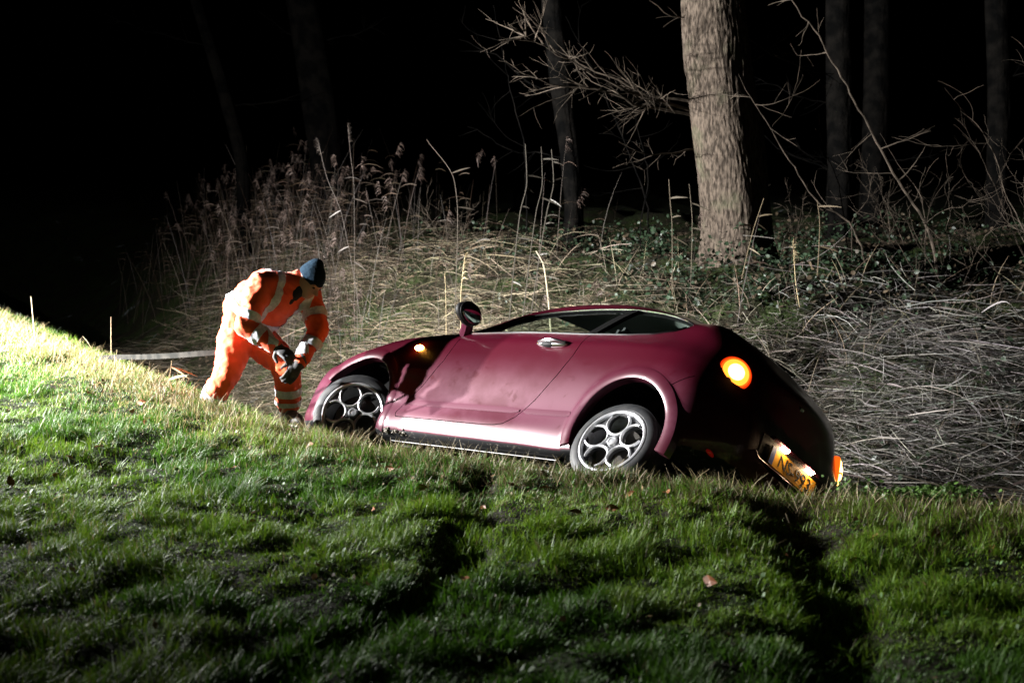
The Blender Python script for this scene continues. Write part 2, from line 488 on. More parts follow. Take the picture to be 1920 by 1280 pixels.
# ------------------------------------------------------------------ car frame
CAR_R = Matrix(((-0.69534, -0.61777, 0.36725), (0.71651, -0.5562, 0.42101), (-0.05582, 0.55588, 0.82939)))
CAR_T = Vector((-0.7199, 10.5135, -0.783))
CAR_Rn = np.array(CAR_R); CAR_Tn = np.array(CAR_T)
def in_car(P, pad=.0):
    L = (np.asarray(P) - CAR_Tn) @ CAR_Rn
    return ((L[:, 0] > -3.2 - pad) & (L[:, 0] < .9 + pad) & (np.abs(L[:, 1]) < .87 + pad) & (L[:, 2] > .02 - pad) & (L[:, 2] < 1.42 + pad))

# ------------------------------------------------------------------ work light off frame
def floodlight():
    gz = tz(LAMP.x, LAMP.y)
    t = empty('work_light', (LAMP.x, LAMP.y, gz))
    tag(t, 'yellow tripod work light with two lit heads and an added fill head standing on the verge left of the worker', 'work light')
    h = LAMP.z - gz
    fwd = (LAMP_AIM - LAMP).normalized()
    side = fwd.cross(Vector((0, 0, 1))).normalized()
    def tube(name, pts, r, mat):
        vs, fs = tube_arrays([np.array(pts, float)], [np.full(len(pts), r)], 8)
        mk(name, vs, fs, mat, t)
    tube('pole', [(0, 0, .3), (0, 0, h + .2)], .02, M['steel'])
    for k in range(3):
        a = k * 2.094 + .4
        tube('leg', [(0, 0, .75), (math.cos(a) * .5, math.sin(a) * .5, .02)], .014, M['steel'])
    tube('crossbar', [tuple(side * -.86 + Vector((0, 0, h - .12))), tuple(side * .86 + Vector((0, 0, h - .12)))], .016, M['steel'])
    for s, up_, aim_, pw_ in ((-1, 0, LAMP_AIM, 1.), (1, 0, LAMP_AIM, 1.), (0, .3, Vector((-6.5, 20, .5)), .13)):  # the weak third head is added to brighten the far-left bank
        fw = (aim_ - LAMP).normalized()
        c = side * (.80 * s) + Vector((0, 0, h + up_)) - fw * .12
        q = fw.to_track_quat('-Z', 'Y')
        bm = bmesh.new()
        bmesh.ops.create_cube(bm, size=1)
        for v in bm.verts:
            v.co = Vector((v.co.x * .30, v.co.y * .22, v.co.z * .10))
        bmesh.ops.bevel(bm, geom=bm.edges[:], offset=.012, segments=2, affect='EDGES')
        for v in bm.verts: v.co = q @ v.co + c
        hd = bm_obj('lamp_head', bm, M['dark_steel'], t)
        bm = bmesh.new(); bmesh.ops.create_grid(bm, x_segments=1, y_segments=1, size=.5)
        for v in bm.verts: v.co = q @ Vector((v.co.x * .26, v.co.y * .18, -.054)) + c
        bm_obj('lamp_glass', bm, emission('work_light_glass', (1, .98, .94), 30), hd)
        li = bpy.data.lights.new('work_light_bulb', 'SPOT')
        li.energy = LAMP_W * pw_
        li.color = (1.0, .985, .96)
        li.spot_size = R(138); li.spot_blend = 1.0
        li.shadow_soft_size = .07
        lo = bpy.data.objects.new('work_light_bulb', li)
        col.objects.link(lo); lo.parent = t
        lo.location = c + fw * .1
        lo.rotation_euler = q.to_euler()

def tube_arrays(paths, radii, n=6, caps=True):
    vs = []; fs = []
    for P, r in zip(paths, radii):
        P = np.asarray(P, float); base = len(vs)
        T = np.gradient(P, axis=0); T /= np.linalg.norm(T, axis=1)[:, None] + 1e-9
        ref = np.array([0., 0, 1]) if abs(T[0, 2]) < .9 else np.array([1., 0, 0])
        N = np.cross(T[0], ref); N /= np.linalg.norm(N)
        for i in range(len(P)):
            N = N - T[i] * (N @ T[i]); N /= np.linalg.norm(N) + 1e-9
            B = np.cross(T[i], N)
            for k in range(n):
                a = 2 * math.pi * k / n
                vs.append(P[i] + r[i] * (N * math.cos(a) + B * math.sin(a)))
        for i in range(len(P) - 1):
            for k in range(n):
                k2 = (k + 1) % n
                fs.append((base + i*n + k, base + i*n + k2, base + (i+1)*n + k2, base + (i+1)*n + k))
        if caps:
            fs.append(tuple(base + k for k in range(n))[::-1])
            fs.append(tuple(base + (len(P)-1)*n + k for k in range(n)))
    return vs, fs
floodlight()

# ------------------------------------------------------------------ the car
car = empty('car', CAR_T)
car.rotation_euler = CAR_R.to_euler()
tag(car, 'maroon hatchback tipped into the ditch with its rear lamps glowing', 'car')

# left half cross-sections: (x, [(y, z) for 14 lines from roof centre to floor centre]); nose and tail rows carry their own x
ROWS_MID = [
 (.40, [(0,.845),(.30,.84),(.50,.828),(.62,.805),(.735,.755),(.795,.68),(.835,.52),(.838,.40),(.836,.36),(.832,.25),(.80,.165),(.73,.15),(.5,.15),(0,.15)]),
 (.20, [(0,.905),(.32,.90),(.50,.89),(.62,.875),(.735,.835),(.80,.755),(.842,.56),(.845,.40),(.842,.36),(.838,.25),(.81,.15),(.74,.135),(.5,.14),(0,.14)]),
 (.0, [(0,.95),(.32,.945),(.50,.937),(.62,.927),(.735,.895),(.805,.815),(.847,.58),(.85,.40),(.846,.36),(.842,.25),(.815,.145),(.75,.125),(.5,.135),(0,.135)]),
 (-.35, [(0,1.0),(.32,.995),(.5,.987),(.63,.973),(.748,.938),(.812,.845),(.848,.60),(.852,.385),(.845,.35),(.85,.25),(.828,.15),(.76,.122),(.5,.13),(0,.13)]),
 (-.60, [(0,1.045),(.35,1.04),(.58,1.02),(.68,.995),(.762,.952),(.816,.86),(.848,.61),(.848,.39),(.852,.335),(.857,.255),(.835,.15),(.765,.12),(.5,.13),(0,.13)]),
 (-.78, [(0,1.14),(.35,1.125),(.61,1.075),(.71,1.02),(.77,.955),(.818,.86),(.849,.61),(.847,.39),(.852,.335),(.858,.255),(.836,.148),(.765,.12),(.5,.13),(0,.13)]),
 (-.98, [(0,1.255),(.33,1.24),(.58,1.195),(.672,1.10),(.775,.96),(.82,.86),(.85,.615),(.846,.39),(.852,.335),(.859,.255),(.837,.145),(.765,.12),(.5,.13),(0,.13)]),
 (-1.2, [(0,1.35),(.31,1.338),(.545,1.285),(.628,1.19),(.782,.965),(.824,.862),(.851,.618),(.846,.39),(.852,.335),(.859,.255),(.837,.143),(.765,.12),(.5,.13),(0,.13)]),
 (-1.5, [(0,1.41),(.30,1.398),(.515,1.342),(.605,1.24),(.786,.968),(.828,.864),(.852,.62),(.846,.39),(.852,.335),(.859,.255),(.837,.140),(.765,.12),(.5,.13),(0,.13)]),
 (-1.8, [(0,1.425),(.30,1.413),(.505,1.355),(.605,1.255),(.787,.968),(.83,.865),(.853,.62),(.848,.39),(.853,.337),(.859,.255),(.837,.137),(.765,.12),(.5,.13),(0,.13)]),
 (-2.1, [(0,1.405),(.30,1.39),(.508,1.33),(.618,1.248),(.787,.968),(.833,.865),(.858,.625),(.852,.39),(.856,.34),(.858,.255),(.835,.130),(.765,.118),(.5,.13),(0,.13)]),
 (-2.4, [(0,1.345),(.30,1.33),(.525,1.265),(.645,1.20),(.782,.968),(.84,.86),(.868,.63),(.866,.39),(.858,.36),(.855,.25),(.83,.15),(.765,.14),(.5,.15),(0,.15)]),
 (-2.62, [(0,1.275),(.30,1.26),(.545,1.20),(.668,1.135),(.77,.965),(.838,.85),(.872,.63),(.868,.41),(.865,.37),(.855,.27),(.825,.18),(.76,.17),(.5,.17),(0,.17)]),
 (-2.82, [(0,1.195),(.30,1.185),(.565,1.162),(.675,1.085),(.745,.945),(.81,.83),(.868,.62),(.868,.43),(.866,.38),(.856,.29),(.82,.21),(.75,.20),(.5,.20),(0,.2)]),
]
ST = []
def st3(rows): ST.append(rows)
NOSE = [(.30,.58),(.36,.60)]
def nose(x, ky, zlo, zhi, xs):
    base = ROWS_MID[0][1]; out = []
    for j, (y, z) in enumerate(base):
        yy = y * ky
        zz = zlo + (z - .15) / (.845 - .15) * (zhi - zlo)
        out.append((x - xs * (y / .84) ** 2.2, yy, zz))
    return out
st3(nose(.885, .30, .34, .50, .01))
st3(nose(.875, .58, .25, .60, .03))
st3(nose(.835, .80, .185, .68, .07))
st3(nose(.745, .93, .16, .745, .10))
for x, r in ROWS_MID:
    if x == .40: r3 = [(.52 - .10 * (y / .84) ** 3 + .0, y * .99, z - .045 * (1 if z > .4 else 0)) for y, z in r]; st3(r3)
    st3([(x, y, z) for y, z in r])
st3([(-2.965,0,1.135),(-2.96,.30,1.125),(-2.955,.54,1.095),(-2.955,.635,1.01),(-2.96,.69,.91),(-2.965,.745,.80),(-2.975,.818,.61),(-2.98,.822,.45),(-2.98,.82,.39),(-2.975,.805,.31),(-2.95,.76,.245),(-2.94,.68,.24),(-2.94,.45,.24),(-2.94,0,.24)])
st3([(-3.05,0,1.045),(-3.045,.28,1.04),(-3.035,.47,1.01),(-3.03,.56,.955),(-3.035,.60,.88),(-3.05,.65,.79),(-3.085,.69,.62),(-3.10,.695,.48),(-3.10,.69,.42),(-3.09,.675,.34),(-3.06,.64,.275),(-3.04,.58,.26),(-3.03,.4,.26),(-3.03,0,.26)])
st3([(-3.105,0,.98),(-3.10,.22,.972),(-3.095,.37,.94),(-3.09,.44,.90),(-3.10,.48,.84),(-3.11,.51,.77),(-3.16,.54,.62),(-3.175,.545,.50),(-3.175,.54,.44),(-3.165,.53,.36),(-3.14,.50,.30),(-3.12,.45,.285),(-3.11,.3,.285),(-3.11,0,.285)])
st3([(-3.125,0,.84),(-3.125,.12,.835),(-3.125,.20,.825),(-3.125,.24,.81),(-3.13,.27,.78),(-3.14,.29,.73),(-3.18,.30,.60),(-3.19,.30,.52),(-3.19,.30,.47),(-3.185,.29,.41),(-3.17,.28,.37),(-3.165,.25,.36),(-3.16,.16,.36),(-3.16,0,.36)])
ST = np.array(ST, float)                                   # stations x 14 x 3
full = np.concatenate([ST[:, :0:-1] * np.array([1, -1, 1]), ST], axis=1)     # floor right ... roof ... floor left
u = np.concatenate([[0], np.cumsum(np.linalg.norm(np.diff(full[:, 8:22], axis=0), axis=2).mean(1))])
us = np.unique(np.concatenate([np.linspace(a, b, max(3, int((b - a) / .016) + 1)) for a, b in zip(u[:-1], u[1:])]))
dense = hermite(u, full, us)                               # nu x 27 x 3
nsub = []
for j in range(13): nsub.append({4: 8, 5: 14, 6: 14, 7: 6, 8: 8, 9: 8}.get(j, 7))
nsub_full = nsub[::-1] + nsub
w = np.concatenate([[0], np.cumsum(np.linalg.norm(np.diff(dense, axis=1), axis=2).mean(0))])
ws = np.concatenate([np.linspace(a, b, k, endpoint=False) for a, b, k in zip(w[:-1], w[1:], nsub_full)])
G = np.empty((len(us), len(ws), 3))
for i in range(len(us)):
    G[i] = pchip(w, dense[i], ws)
ARCH_R = (-2.539, .286, .355); ARCH_F = (.070, .295, .408)
for cx, cz, rr in (ARCH_R, ARCH_F):
    rho = np.hypot(G[..., 0] - cx, G[..., 2] - cz)
    k = 1 - sstep(rr + .055, rr + .090, rho)
    side = sstep(.6, .74, np.abs(G[..., 1])) * sstep(.05, .16, G[..., 2])
    G[..., 1] += np.sign(G[..., 1]) * k * side * .006
nu, nw = G.shape[:2]

half = nw // 2
def section(x):
    gx_ = G[:, int(nw * .80), 0]
    i = int(np.clip(np.searchsorted(-gx_, -x) - 1, 0, nu - 2))
    t = (x - gx_[i]) / (gx_[i + 1] - gx_[i])
    return G[i] * (1 - t) + G[i + 1] * t
def yside(x, z):
    s = section(x)[half:]
    k = s[:, 2].argmax(); s = s[k:]; e = s[:, 2].argmin(); s = s[:e + 1]
    return float(np.interp(-z, -s[:, 2], s[:, 1]))
def ztop(x, y):
    s = section(x)[half:]
    e = s[:, 1].argmax(); s = s[:e + 1]
    return float(np.interp(abs(y), s[:, 1], s[:, 2]))

def body_bm(inset=0.0):
    bm = bmesh.new()
    vv = [[bm.verts.new(G[i, j]) for j in range(nw)] for i in range(nu)]
    for i in range(nu - 1):
        for j in range(nw):
            j2 = (j + 1) % nw
            bm.faces.new((vv[i][j], vv[i][j2], vv[i + 1][j2], vv[i + 1][j]))
    for i in (0, nu - 1):
        c = bm.verts.new(G[i].mean(0))
        for j in range(nw): bm.faces.new((vv[i][j], vv[i][(j + 1) % nw], c))
    bmesh.ops.remove_doubles(bm, verts=bm.verts, dist=1e-5)
    bmesh.ops.recalc_face_normals(bm, faces=bm.faces)
    return bm

def tmp_obj(bm, mat=None):
    me = bpy.data.meshes.new('tmp')
    if mat is not None: me.materials.append(mat)
    bmesh.ops.recalc_face_normals(bm, faces=bm.faces); bm.to_mesh(me); bm.free()
    o = bpy.data.objects.new('tmp', me); col.objects.link(o); return o
def drop(o):
    bpy.data.objects.remove(o, do_unlink=True)
def boolean(o, cutter, op='DIFFERENCE'):
    m = o.modifiers.new('b', 'BOOLEAN'); m.object = cutter; m.operation = op; m.solver = 'EXACT'; m.material_mode = 'TRANSFER'
    bpy.context.view_layer.update()
    dg = bpy.context.evaluated_depsgraph_get()
    me = bpy.data.meshes.new_from_object(o.evaluated_get(dg))
    o.modifiers.clear(); o.data = me
def prism(poly, a, b, mapf):
    """poly in 2-D, extruded from a to b; mapf(u, v, w) -> xyz"""
    bm = bmesh.new()
    A = [bm.verts.new(mapf(p[0], p[1], a)) for p in poly]; B = [bm.verts.new(mapf(p[0], p[1], b)) for p in poly]
    n = len(poly)
    for i in range(n): bm.faces.new((A[i], A[(i+1) % n], B[(i+1) % n], B[i]))
    bm.faces.new(A[::-1]); bm.faces.new(B)
    return bm
XZ = lambda u_, v_, w_: (u_, w_, v_)

body = tmp_obj(body_bm(), M['paint'])
# wheel wells
for cx, cz, rr in (ARCH_R, ARCH_F):
    poly = [(cx + rr * math.cos(a), cz + rr * math.sin(a)) for a in np.linspace(0, 2 * math.pi, 72, endpoint=False)]
    poly = [(px_, pz_ if pz_ > cz - .02 else cz - .02 - (cz - .02 - pz_) * 1.0) for px_, pz_ in poly]
    for s in (1, -1):
        c = tmp_obj(prism(poly, s * .55, s * 1.2, XZ), M['well']); boolean(body, c); drop(c)
# cabin cavity
xs_c = np.linspace(-.60, -2.86, 40)
bm = bmesh.new(); rings = []
for x in xs_c:
    s = section(x)[half:]
    pts = []
    k0 = s[:, 2].argmax()
    zf = .36
    top = float(s[0, 2]) - .035
    ys = np.linspace(0, 1, 14)
    ring = []
    for z in np.linspace(zf, top, 16):
        sel_ = s[: s[:, 2].argmin() + 1]
        yy = float(np.interp(-z, -sel_[:, 2], sel_[:, 1])) - .045
        if z > .97: yy = float(np.interp(-(z + .030), -sel_[:, 2], sel_[:, 1])) - .018
        if x < -2.12 and z < .74: yy = min(yy, .53)
        ring.append((max(yy, .02), z))
    L_ = [(x, y, z) for y, z in ring]; Rr_ = [(x, -y, z) for y, z in ring[::-1]]
    rings.append([bm.verts.new(p) for p in L_ + Rr_])
for a, b in zip(rings[:-1], rings[1:]):
    n_ = len(a)
    for j in range(n_): bm.faces.new((a[j], a[(j+1) % n_], b[(j+1) % n_], b[j]))
bm.faces.new(rings[0]); bm.faces.new(rings[-1][::-1])
c = tmp_obj(bm, M['cabin']); c.data.materials.append(M['headlining'])
for p in c.data.polygons:
    if p.center.z > 1.13: p.material_index = 1
boolean(body, c); drop(c)

# window openings
DX = np.linspace(-.80, -2.66, 60)
def dlo_low(x): return float(np.interp(-x, [.80, 1.4, 1.9, 2.25, 2.45, 2.58, 2.66], [.966, .982, .978, .985, 1.005, 1.045, 1.10]))
def dlo_top(x): return float(pchip([.80, .95, 1.156, 1.35, 1.55, 1.8, 2.02, 2.25, 2.45, 2.58, 2.66], np.array([.975, 1.065, 1.175, 1.222, 1.245, 1.258, 1.252, 1.226, 1.188, 1.15, 1.112]), np.array([-x]))[0])
poly = [(x, dlo_low(x)) for x in DX] + [(x, dlo_top(x)) for x in DX[::-1]]
for s in (1, -1):
    c = tmp_obj(prism(poly, s * .40, s * 1.1, XZ), M['black_plastic']); boolean(body, c); drop(c)
# windscreen and rear screen, cut straight down
wsx = lambda y: -.66 - .10 * (y / .6) ** 2
ws_poly = [(wsx(y), y) for y in np.linspace(-.60, .60, 15)] + [(-1.27 + .05 * (y / .5) ** 2, y) for y in np.linspace(.47, -.47, 13)]
c = tmp_obj(prism(ws_poly, .9, 1.6, lambda a, b, w_: (a, b, w_)), M['black_plastic']); boolean(body, c); drop(c)
rs_poly = [(-2.30 - .04 * (y / .5) ** 2, y) for y in np.linspace(-.42, .42, 11)] + [(-2.86 + .05 * (y / .5) ** 2, y) for y in np.linspace(.50, -.50, 11)]
c = tmp_obj(prism(rs_poly, .9, 1.6, lambda a, b, w_: (a, b, w_)), M['black_plastic']); boolean(body, c); drop(c)

# door, cut out with a 4 mm gap
DOOR = [(-.765,.955),(-.758,.86),(-.735,.70),(-.64,.50),(-.52,.33),(-.482,.272),(-.50,.246),(-.9,.247),(-1.40,.249),(-1.50,.254),(-1.57,.268),(-1.65,.32),(-1.76,.455),(-1.87,.64),(-1.925,.78),(-1.94,.90),(-1.95,1.0),(-.78,1.0)]
def offset_poly(P, dlt):
    P = np.array(P, float); n_ = len(P)
    e = np.roll(P, -1, 0) - P; e /= np.linalg.norm(e, axis=1)[:, None]
    nr = np.stack([e[:, 1], -e[:, 0]], 1)
    area = .5 * np.sum(P[:, 0] * np.roll(P[:, 1], -1) - np.roll(P[:, 0], -1) * P[:, 1])
    if area < 0: nr = -nr
    m_ = nr + np.roll(nr, 1, 0); m_ /= np.linalg.norm(m_, axis=1)[:, None]
    c_ = np.clip((m_ * nr).sum(1), .35, 1)
    return P + m_ * (dlt / c_)[:, None]
door = bpy.data.objects.new('door', body.data.copy()); col.objects.link(door)
c = tmp_obj(prism(DOOR, .62, 1.1, XZ), M['black_plastic']); boolean(door, c, 'INTERSECT'); drop(c)
for s in (1, -1):
    c = tmp_obj(prism(offset_poly(DOOR, .006), s * .62, s * 1.1, XZ), M['black_plastic']); boolean(body, c); drop(c)
# seam of the rear bumper over the arch, and under the tail lamp
seams = [[(-2.80,.58),(-2.795,.583),(-2.93,.70),(-2.935,.697)]]
for sm in seams:
    for s in (1, -1):
        c = tmp_obj(prism(sm, s * .78, s * 1.1, XZ), M['black_plastic']); boolean(body, c); drop(c)

def finish(o, name, mat, parent, sharp=32):
    o.name = name; o.data.name = name
    o.data.polygons.foreach_set('use_smooth', np.ones(len(o.data.polygons), bool))
    o.data.set_sharp_from_angle(angle=R(sharp))
    o.parent = parent
    return o
finish(body, 'body', M['paint'], car)
body.data.materials.append(M['underbody']); ub = len(body.data.materials) - 1
for p in body.data.polygons:
    if p.center.z < .30 and p.normal.z < -.6 and p.material_index == 0: p.material_index = ub
finish(door, 'door', M['paint'], car)
dr = bpy.data.objects.new('door', door.data.copy()); col.objects.link(dr)
dr.data.transform(Matrix.Scale(-1, 4, (0, 1, 0))); dr.data.flip_normals(); dr.parent = car

# glass
def side_glass(name, x0, x1, s, parent):
    xs = np.linspace(x0, x1, 26); vs = []; fs = []
    for x in xs:
        lo, hi = dlo_low(x) - .012, dlo_top(x) + .012
        for t in np.linspace(0, 1, 7):
            z = lo + (hi - lo) * t
            vs.append((x, s * (yside(x, z) - .016), z))
    for i in range(25):
        for j in range(6): fs.append((i*7+j, i*7+j+1, (i+1)*7+j+1, (i+1)*7+j))
    return mk(name, vs, fs, M['glass'], parent)
side_glass('door_window', -.805, -1.925, 1, door); side_glass('quarter_window', -1.955, -2.65, 1, car)
side_glass('door_window', -.805, -1.925, -1, dr); side_glass('quarter_window', -1.955, -2.65, -1, car)
def top_glass(name, f0, f1, y0, y1, parent):
    vs = []; fs = []; n_ = 17
    for j in range(n_):
        t = j / (n_ - 1) * 2 - 1
        for i in range(12):
            k = i / 11
            y = (y0 * (1 - k) + y1 * k) * t
            x = f0(y) * (1 - k) + f1(y) * k
            vs.append((x, y, ztop(x, y) - .014))
    for j in range(n_ - 1):
        for i in range(11): fs.append((j*12+i, j*12+i+1, (j+1)*12+i+1, (j+1)*12+i))
    return mk(name, vs, fs, M['glass'], parent)
top_glass('windscreen', lambda y: wsx(y) + .012, lambda y: -1.28 + .05 * (y / .5) ** 2, .615, .485, car)
top_glass('rear_window', lambda y: -2.29 - .04 * (y / .5) ** 2, lambda y: -2.87 + .05 * (y / .5) ** 2, .435, .515, car)

def tube_part(name, pts, r, mat, parent, n=8):
    pts = np.array(pts, float)
    vs, fs = tube_arrays([pts], [np.full(len(pts), r) if np.isscalar(r) else np.array(r)], n)
    return mk(name, vs, fs, mat, parent)
# flared wheel-arch lips
def arch_flare(cx, cz, rr, yo, a0, a1, s):
    vs = []; fs = []; n_ = 64
    prof = [(-.004, -.06), (-.004, .004), (.003, .008), (.030, .008), (.055, .005), (.074, -.003), (.080, -.06)]
    for i in range(n_):
        a = R(a0 + (a1 - a0) * i / (n_ - 1)); ca, sa = math.cos(a), math.sin(a)
        xb, zb = cx + (rr + .03) * ca, cz + (rr + .03) * sa
        yb = yside(float(np.clip(xb, -2.93, .38)), max(zb, .14))
        yb = max(yb, yo) if yo else yb
        for dr_, dy_ in prof:
            vs.append((cx + (rr + dr_) * ca, s * (yb + dy_), cz + (rr + dr_) * sa))
    m_ = len(prof)
    for i in range(n_ - 1):
        for k in range(m_ - 1): fs.append((i*m_+k, i*m_+k+1, (i+1)*m_+k+1, (i+1)*m_+k))
    fs.append(tuple(range(m_))); fs.append(tuple((n_-1)*m_ + k for k in range(m_))[::-1])
    mk('arch_flare', vs, fs, M['paint'], car, sharp=60)
for s_ in (1, -1):
    arch_flare(*ARCH_R, .862, -18, 196, s_)
    arch_flare(*ARCH_F, None, 28, 200, s_)
# added dark strips that paint the shaded crease low on the sides
def crease_shade(x0, x1, s, parent):
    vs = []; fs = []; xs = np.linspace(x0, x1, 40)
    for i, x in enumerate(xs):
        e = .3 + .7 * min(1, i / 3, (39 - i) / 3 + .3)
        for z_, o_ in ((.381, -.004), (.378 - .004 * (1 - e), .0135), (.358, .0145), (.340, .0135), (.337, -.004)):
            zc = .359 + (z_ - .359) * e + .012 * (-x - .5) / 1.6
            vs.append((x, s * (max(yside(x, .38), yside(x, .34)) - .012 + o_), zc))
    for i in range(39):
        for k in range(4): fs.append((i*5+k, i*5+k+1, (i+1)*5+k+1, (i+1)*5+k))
    mk('crease_shade_strip', vs, fs, M['crease_shade_and_stem'], parent)
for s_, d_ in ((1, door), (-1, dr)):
    crease_shade(-.555, -1.665, s_, d_); crease_shade(-1.705, -2.12, s_, car)
# bright belt strip, upper window trim, black B-post
for s in (1, -1):
    pr = car
    tube_part('belt_strip', [(x, s * (yside(x, dlo_low(x) - .006) + .003), dlo_low(x) - .006) for x in np.linspace(-.79, -2.64, 60)], .0075, M['chrome'], pr, 6)
    tube_part('window_trim', [(x, s * (yside(x, dlo_top(x) + .006) + .002), dlo_top(x) + .006) for x in np.linspace(-1.05, -2.66, 50)], .0065, M['chrome'], pr, 6)
    vs = []; fs = []
    for k, t in enumerate(np.linspace(0, 1, 8)):
        xa, xb = -1.915 - .14 * t, -1.985 - .14 * t
        for x in (xa, xb):
            z = dlo_low(x) + (dlo_top(x) - dlo_low(x)) * t
            for o_ in (.006, -.03): vs.append((x, s * (yside(x, z) + o_), z))
    for k in range(7):
        b = k * 4
        fs += [(b, b+2, b+6, b+4), (b+1, b+5, b+7, b+3), (b, b+4, b+5, b+1), (b+2, b+3, b+7, b+6)]
    mk('window_post', vs, fs, M['well'], car)

def ellipsoid(name, c, r, mat, parent, rot=None, seg=24, sharp=None, deform=None):
    bm = bmesh.new(); bmesh.ops.create_uvsphere(bm, u_segments=seg, v_segments=seg // 2, radius=1)
    for v in bm.verts:
        p = Vector((v.co.x * r[0], v.co.y * r[1], v.co.z * r[2]))
        if deform: p = deform(p)
        if rot: p = rot @ p
        v.co = p + Vector(c)
    return bm_obj(name, bm, mat, parent, sharp=sharp)
# door handle: chrome grip over a dark scoop
for d_, s in ((door, 1), (dr, -1)):
    yh = yside(-1.70, .862)
    hb = ellipsoid('handle', (-1.70, s * (yh + .012), .865), (.14, .022, .026), M['chrome'], d_)
    ellipsoid('handle_scoop', (-1.675, s * (yh + .018), .855), (.062, .022, .019), M['black_plastic'], hb)
    tube_part('handle_grip', [(-1.575 - .25 * t, s * (yh + .018 + .022 * math.sin(math.pi * t)), .874 + .006 * math.sin(math.pi * t)) for t in np.linspace(0, 1, 12)], [.008 + .006 * math.sin(math.pi * t) for t in np.linspace(0, 1, 12)], M['chrome'], hb)
# wing mirrors
for s in (1, -1):
    mc = Vector((-.845, s * .905, 1.045))
    sh = ellipsoid('wing_mirror', mc, (.060, .112, .080), M['black_plastic'], car, deform=lambda p: Vector((p.x * (1 if p.x > 0 else .75), p.y, p.z * (1 - .18 * p.y * s / .118))))
    ellipsoid('mirror_rim', mc + Vector((-.034, 0, 0)), (.016, .108, .077), M['black_plastic'], sh)
    ellipsoid('mirror_glass', mc + Vector((-.046, 0, 0)), (.006, .094, .066), M['mirror_glass'], sh)
    tube_part('mirror_stem', [(-.735, s * .765, .955), (-.77, s * .80, .985), (-.82, s * .85, 1.02), (-.85, s * .89, 1.045)], [.044, .042, .042, .045], M['crease_shade_and_stem'], sh)
# side indicator
for s in (1, -1):
    yi = yside(-.395, .80)
    ellipsoid('side_indicator', (-.395, s * (yi + .004), .80), (.046, .016, .022), M['indicator'], car, seg=16)
# headlamps and grille (turned away from the photographer)
for s in (1, -1):
    hl = ellipsoid('headlight', (.60, s * .615, .665), (.13, .10, .065), M['chrome'], car, rot=Matrix.Rotation(-s * .55, 3, 'Z'))
    ellipsoid('headlight_lens', (.618, s * .625, .672), (.125, .095, .062), M['glass'], hl, rot=Matrix.Rotation(-s * .55, 3, 'Z'))
gr = [(.905, -.16, .60), (.905, .16, .60), (.912, .09, .42), (.905, 0, .32), (.912, -.09, .42)]
bm = bmesh.new(); A_ = [bm.verts.new(p) for p in gr]; B_ = [bm.verts.new((p[0] - .06, p[1], p[2])) for p in gr]
bm.faces.new(A_); bm.faces.new(B_[::-1])
for i in range(5): bm.faces.new((A_[i], A_[(i+1) % 5], B_[(i+1) % 5], B_[i]))
bm_obj('grille', bm, M['black_plastic'], car)

# round tail lamps
def disc_stack(name, c, n, rings, mat, parent):
    """rings = [(radius, height)...] turned round axis n"""
    q = Vector((0, 0, 1)).rotation_difference(n)
    vs = []; fs = []; N = 40
    for r_, h_ in rings:
        for k in range(N):
            a = 2 * math.pi * k / N
            vs.append(Vector(c) + q @ Vector((r_ * math.cos(a), r_ * math.sin(a), h_)))
    for i in range(len(rings) - 1):
        for k in range(N): fs.append((i*N+k, i*N+(k+1) % N, (i+1)*N+(k+1) % N, (i+1)*N+k))
    fs.append(tuple(range((len(rings)-1)*N, len(rings)*N)))
    return mk(name, vs, fs, mat, parent, sharp=50)
for s in (1, -1):
    tn = Vector((-.80, s * .56, .16)).normalized()
    tcn = Vector((-3.018, s * .60, .826)) + tn * .030
    if s < 0: tcn = Vector((-3.03, -.655, .79)) + tn * .016
    k_ = .88
    tl = disc_stack('tail_lamp', tcn, tn, [(.122*k_, -.09), (.122*k_, .0), (.117*k_, .006), (.110*k_, .008), (.108*k_, .003)], M['lamp_red'] if s > 0 else M['lamp_orange'], car)
    disc_stack('orange_ring', tcn, tn, [(.111*k_, -.002), (.109*k_, .010), (.098*k_, .012), (.094*k_, .008)], M['lamp_orange'] if s > 0 else M['lamp_amber'], tl)
    disc_stack('amber_ring', tcn, tn, [(.098*k_, .0), (.096*k_, .014), (.085*k_, .022), (.066*k_, .020)], M['lamp_amber'] if s > 0 else M['lamp_core'], tl)
    disc_stack('lamp_core', tcn, tn, [(.062*k_, .015), (.058*k_, .026), (.036*k_, .034), (.01, .037)], M['lamp_core'], tl)
    ellipsoid('rear_reflector', (-3.085, s * .62, .30), (.012, .06, .016), material('reflector_red', (.35, .01, .01), .2, emit=(1, .02, .01), estr=.05), car, seg=16)  # the reflector's faint glow is painted in as emission

# number plate in its recess, two plate lamps above
pc = Vector((-3.196, 0, .492))
nrec = mk('plate_recess', [(-3.192, y, z) for y, z in ((-.36, .58), (.36, .58), (.36, .415), (-.36, .415))] + [(-3.12, y, z) for y, z in ((-.36, .58), (.36, .58), (.36, .415), (-.36, .415))],
    [(0, 1, 2, 3), (0, 4, 5, 1), (1, 5, 6, 2), (2, 6, 7, 3), (3, 7, 4, 0)], M['black_plastic'], car, smooth=False)
tube_part('recess_edge', [(-3.215, -.37, .412), (-3.222, 0, .410), (-3.215, .37, .412), (-3.16, .40, .50), (-3.13, .385, .59)], .006, M['paint'], nrec)
bm = bmesh.new(); bmesh.ops.create_cube(bm, size=1)
for v in bm.verts: v.co = Vector((v.co.x * .008, v.co.y * .52, v.co.z * .112)) + pc + Vector((-.004, 0, 0))
plate = bm_obj('number_plate', bm, M['plate'], car, smooth=False)
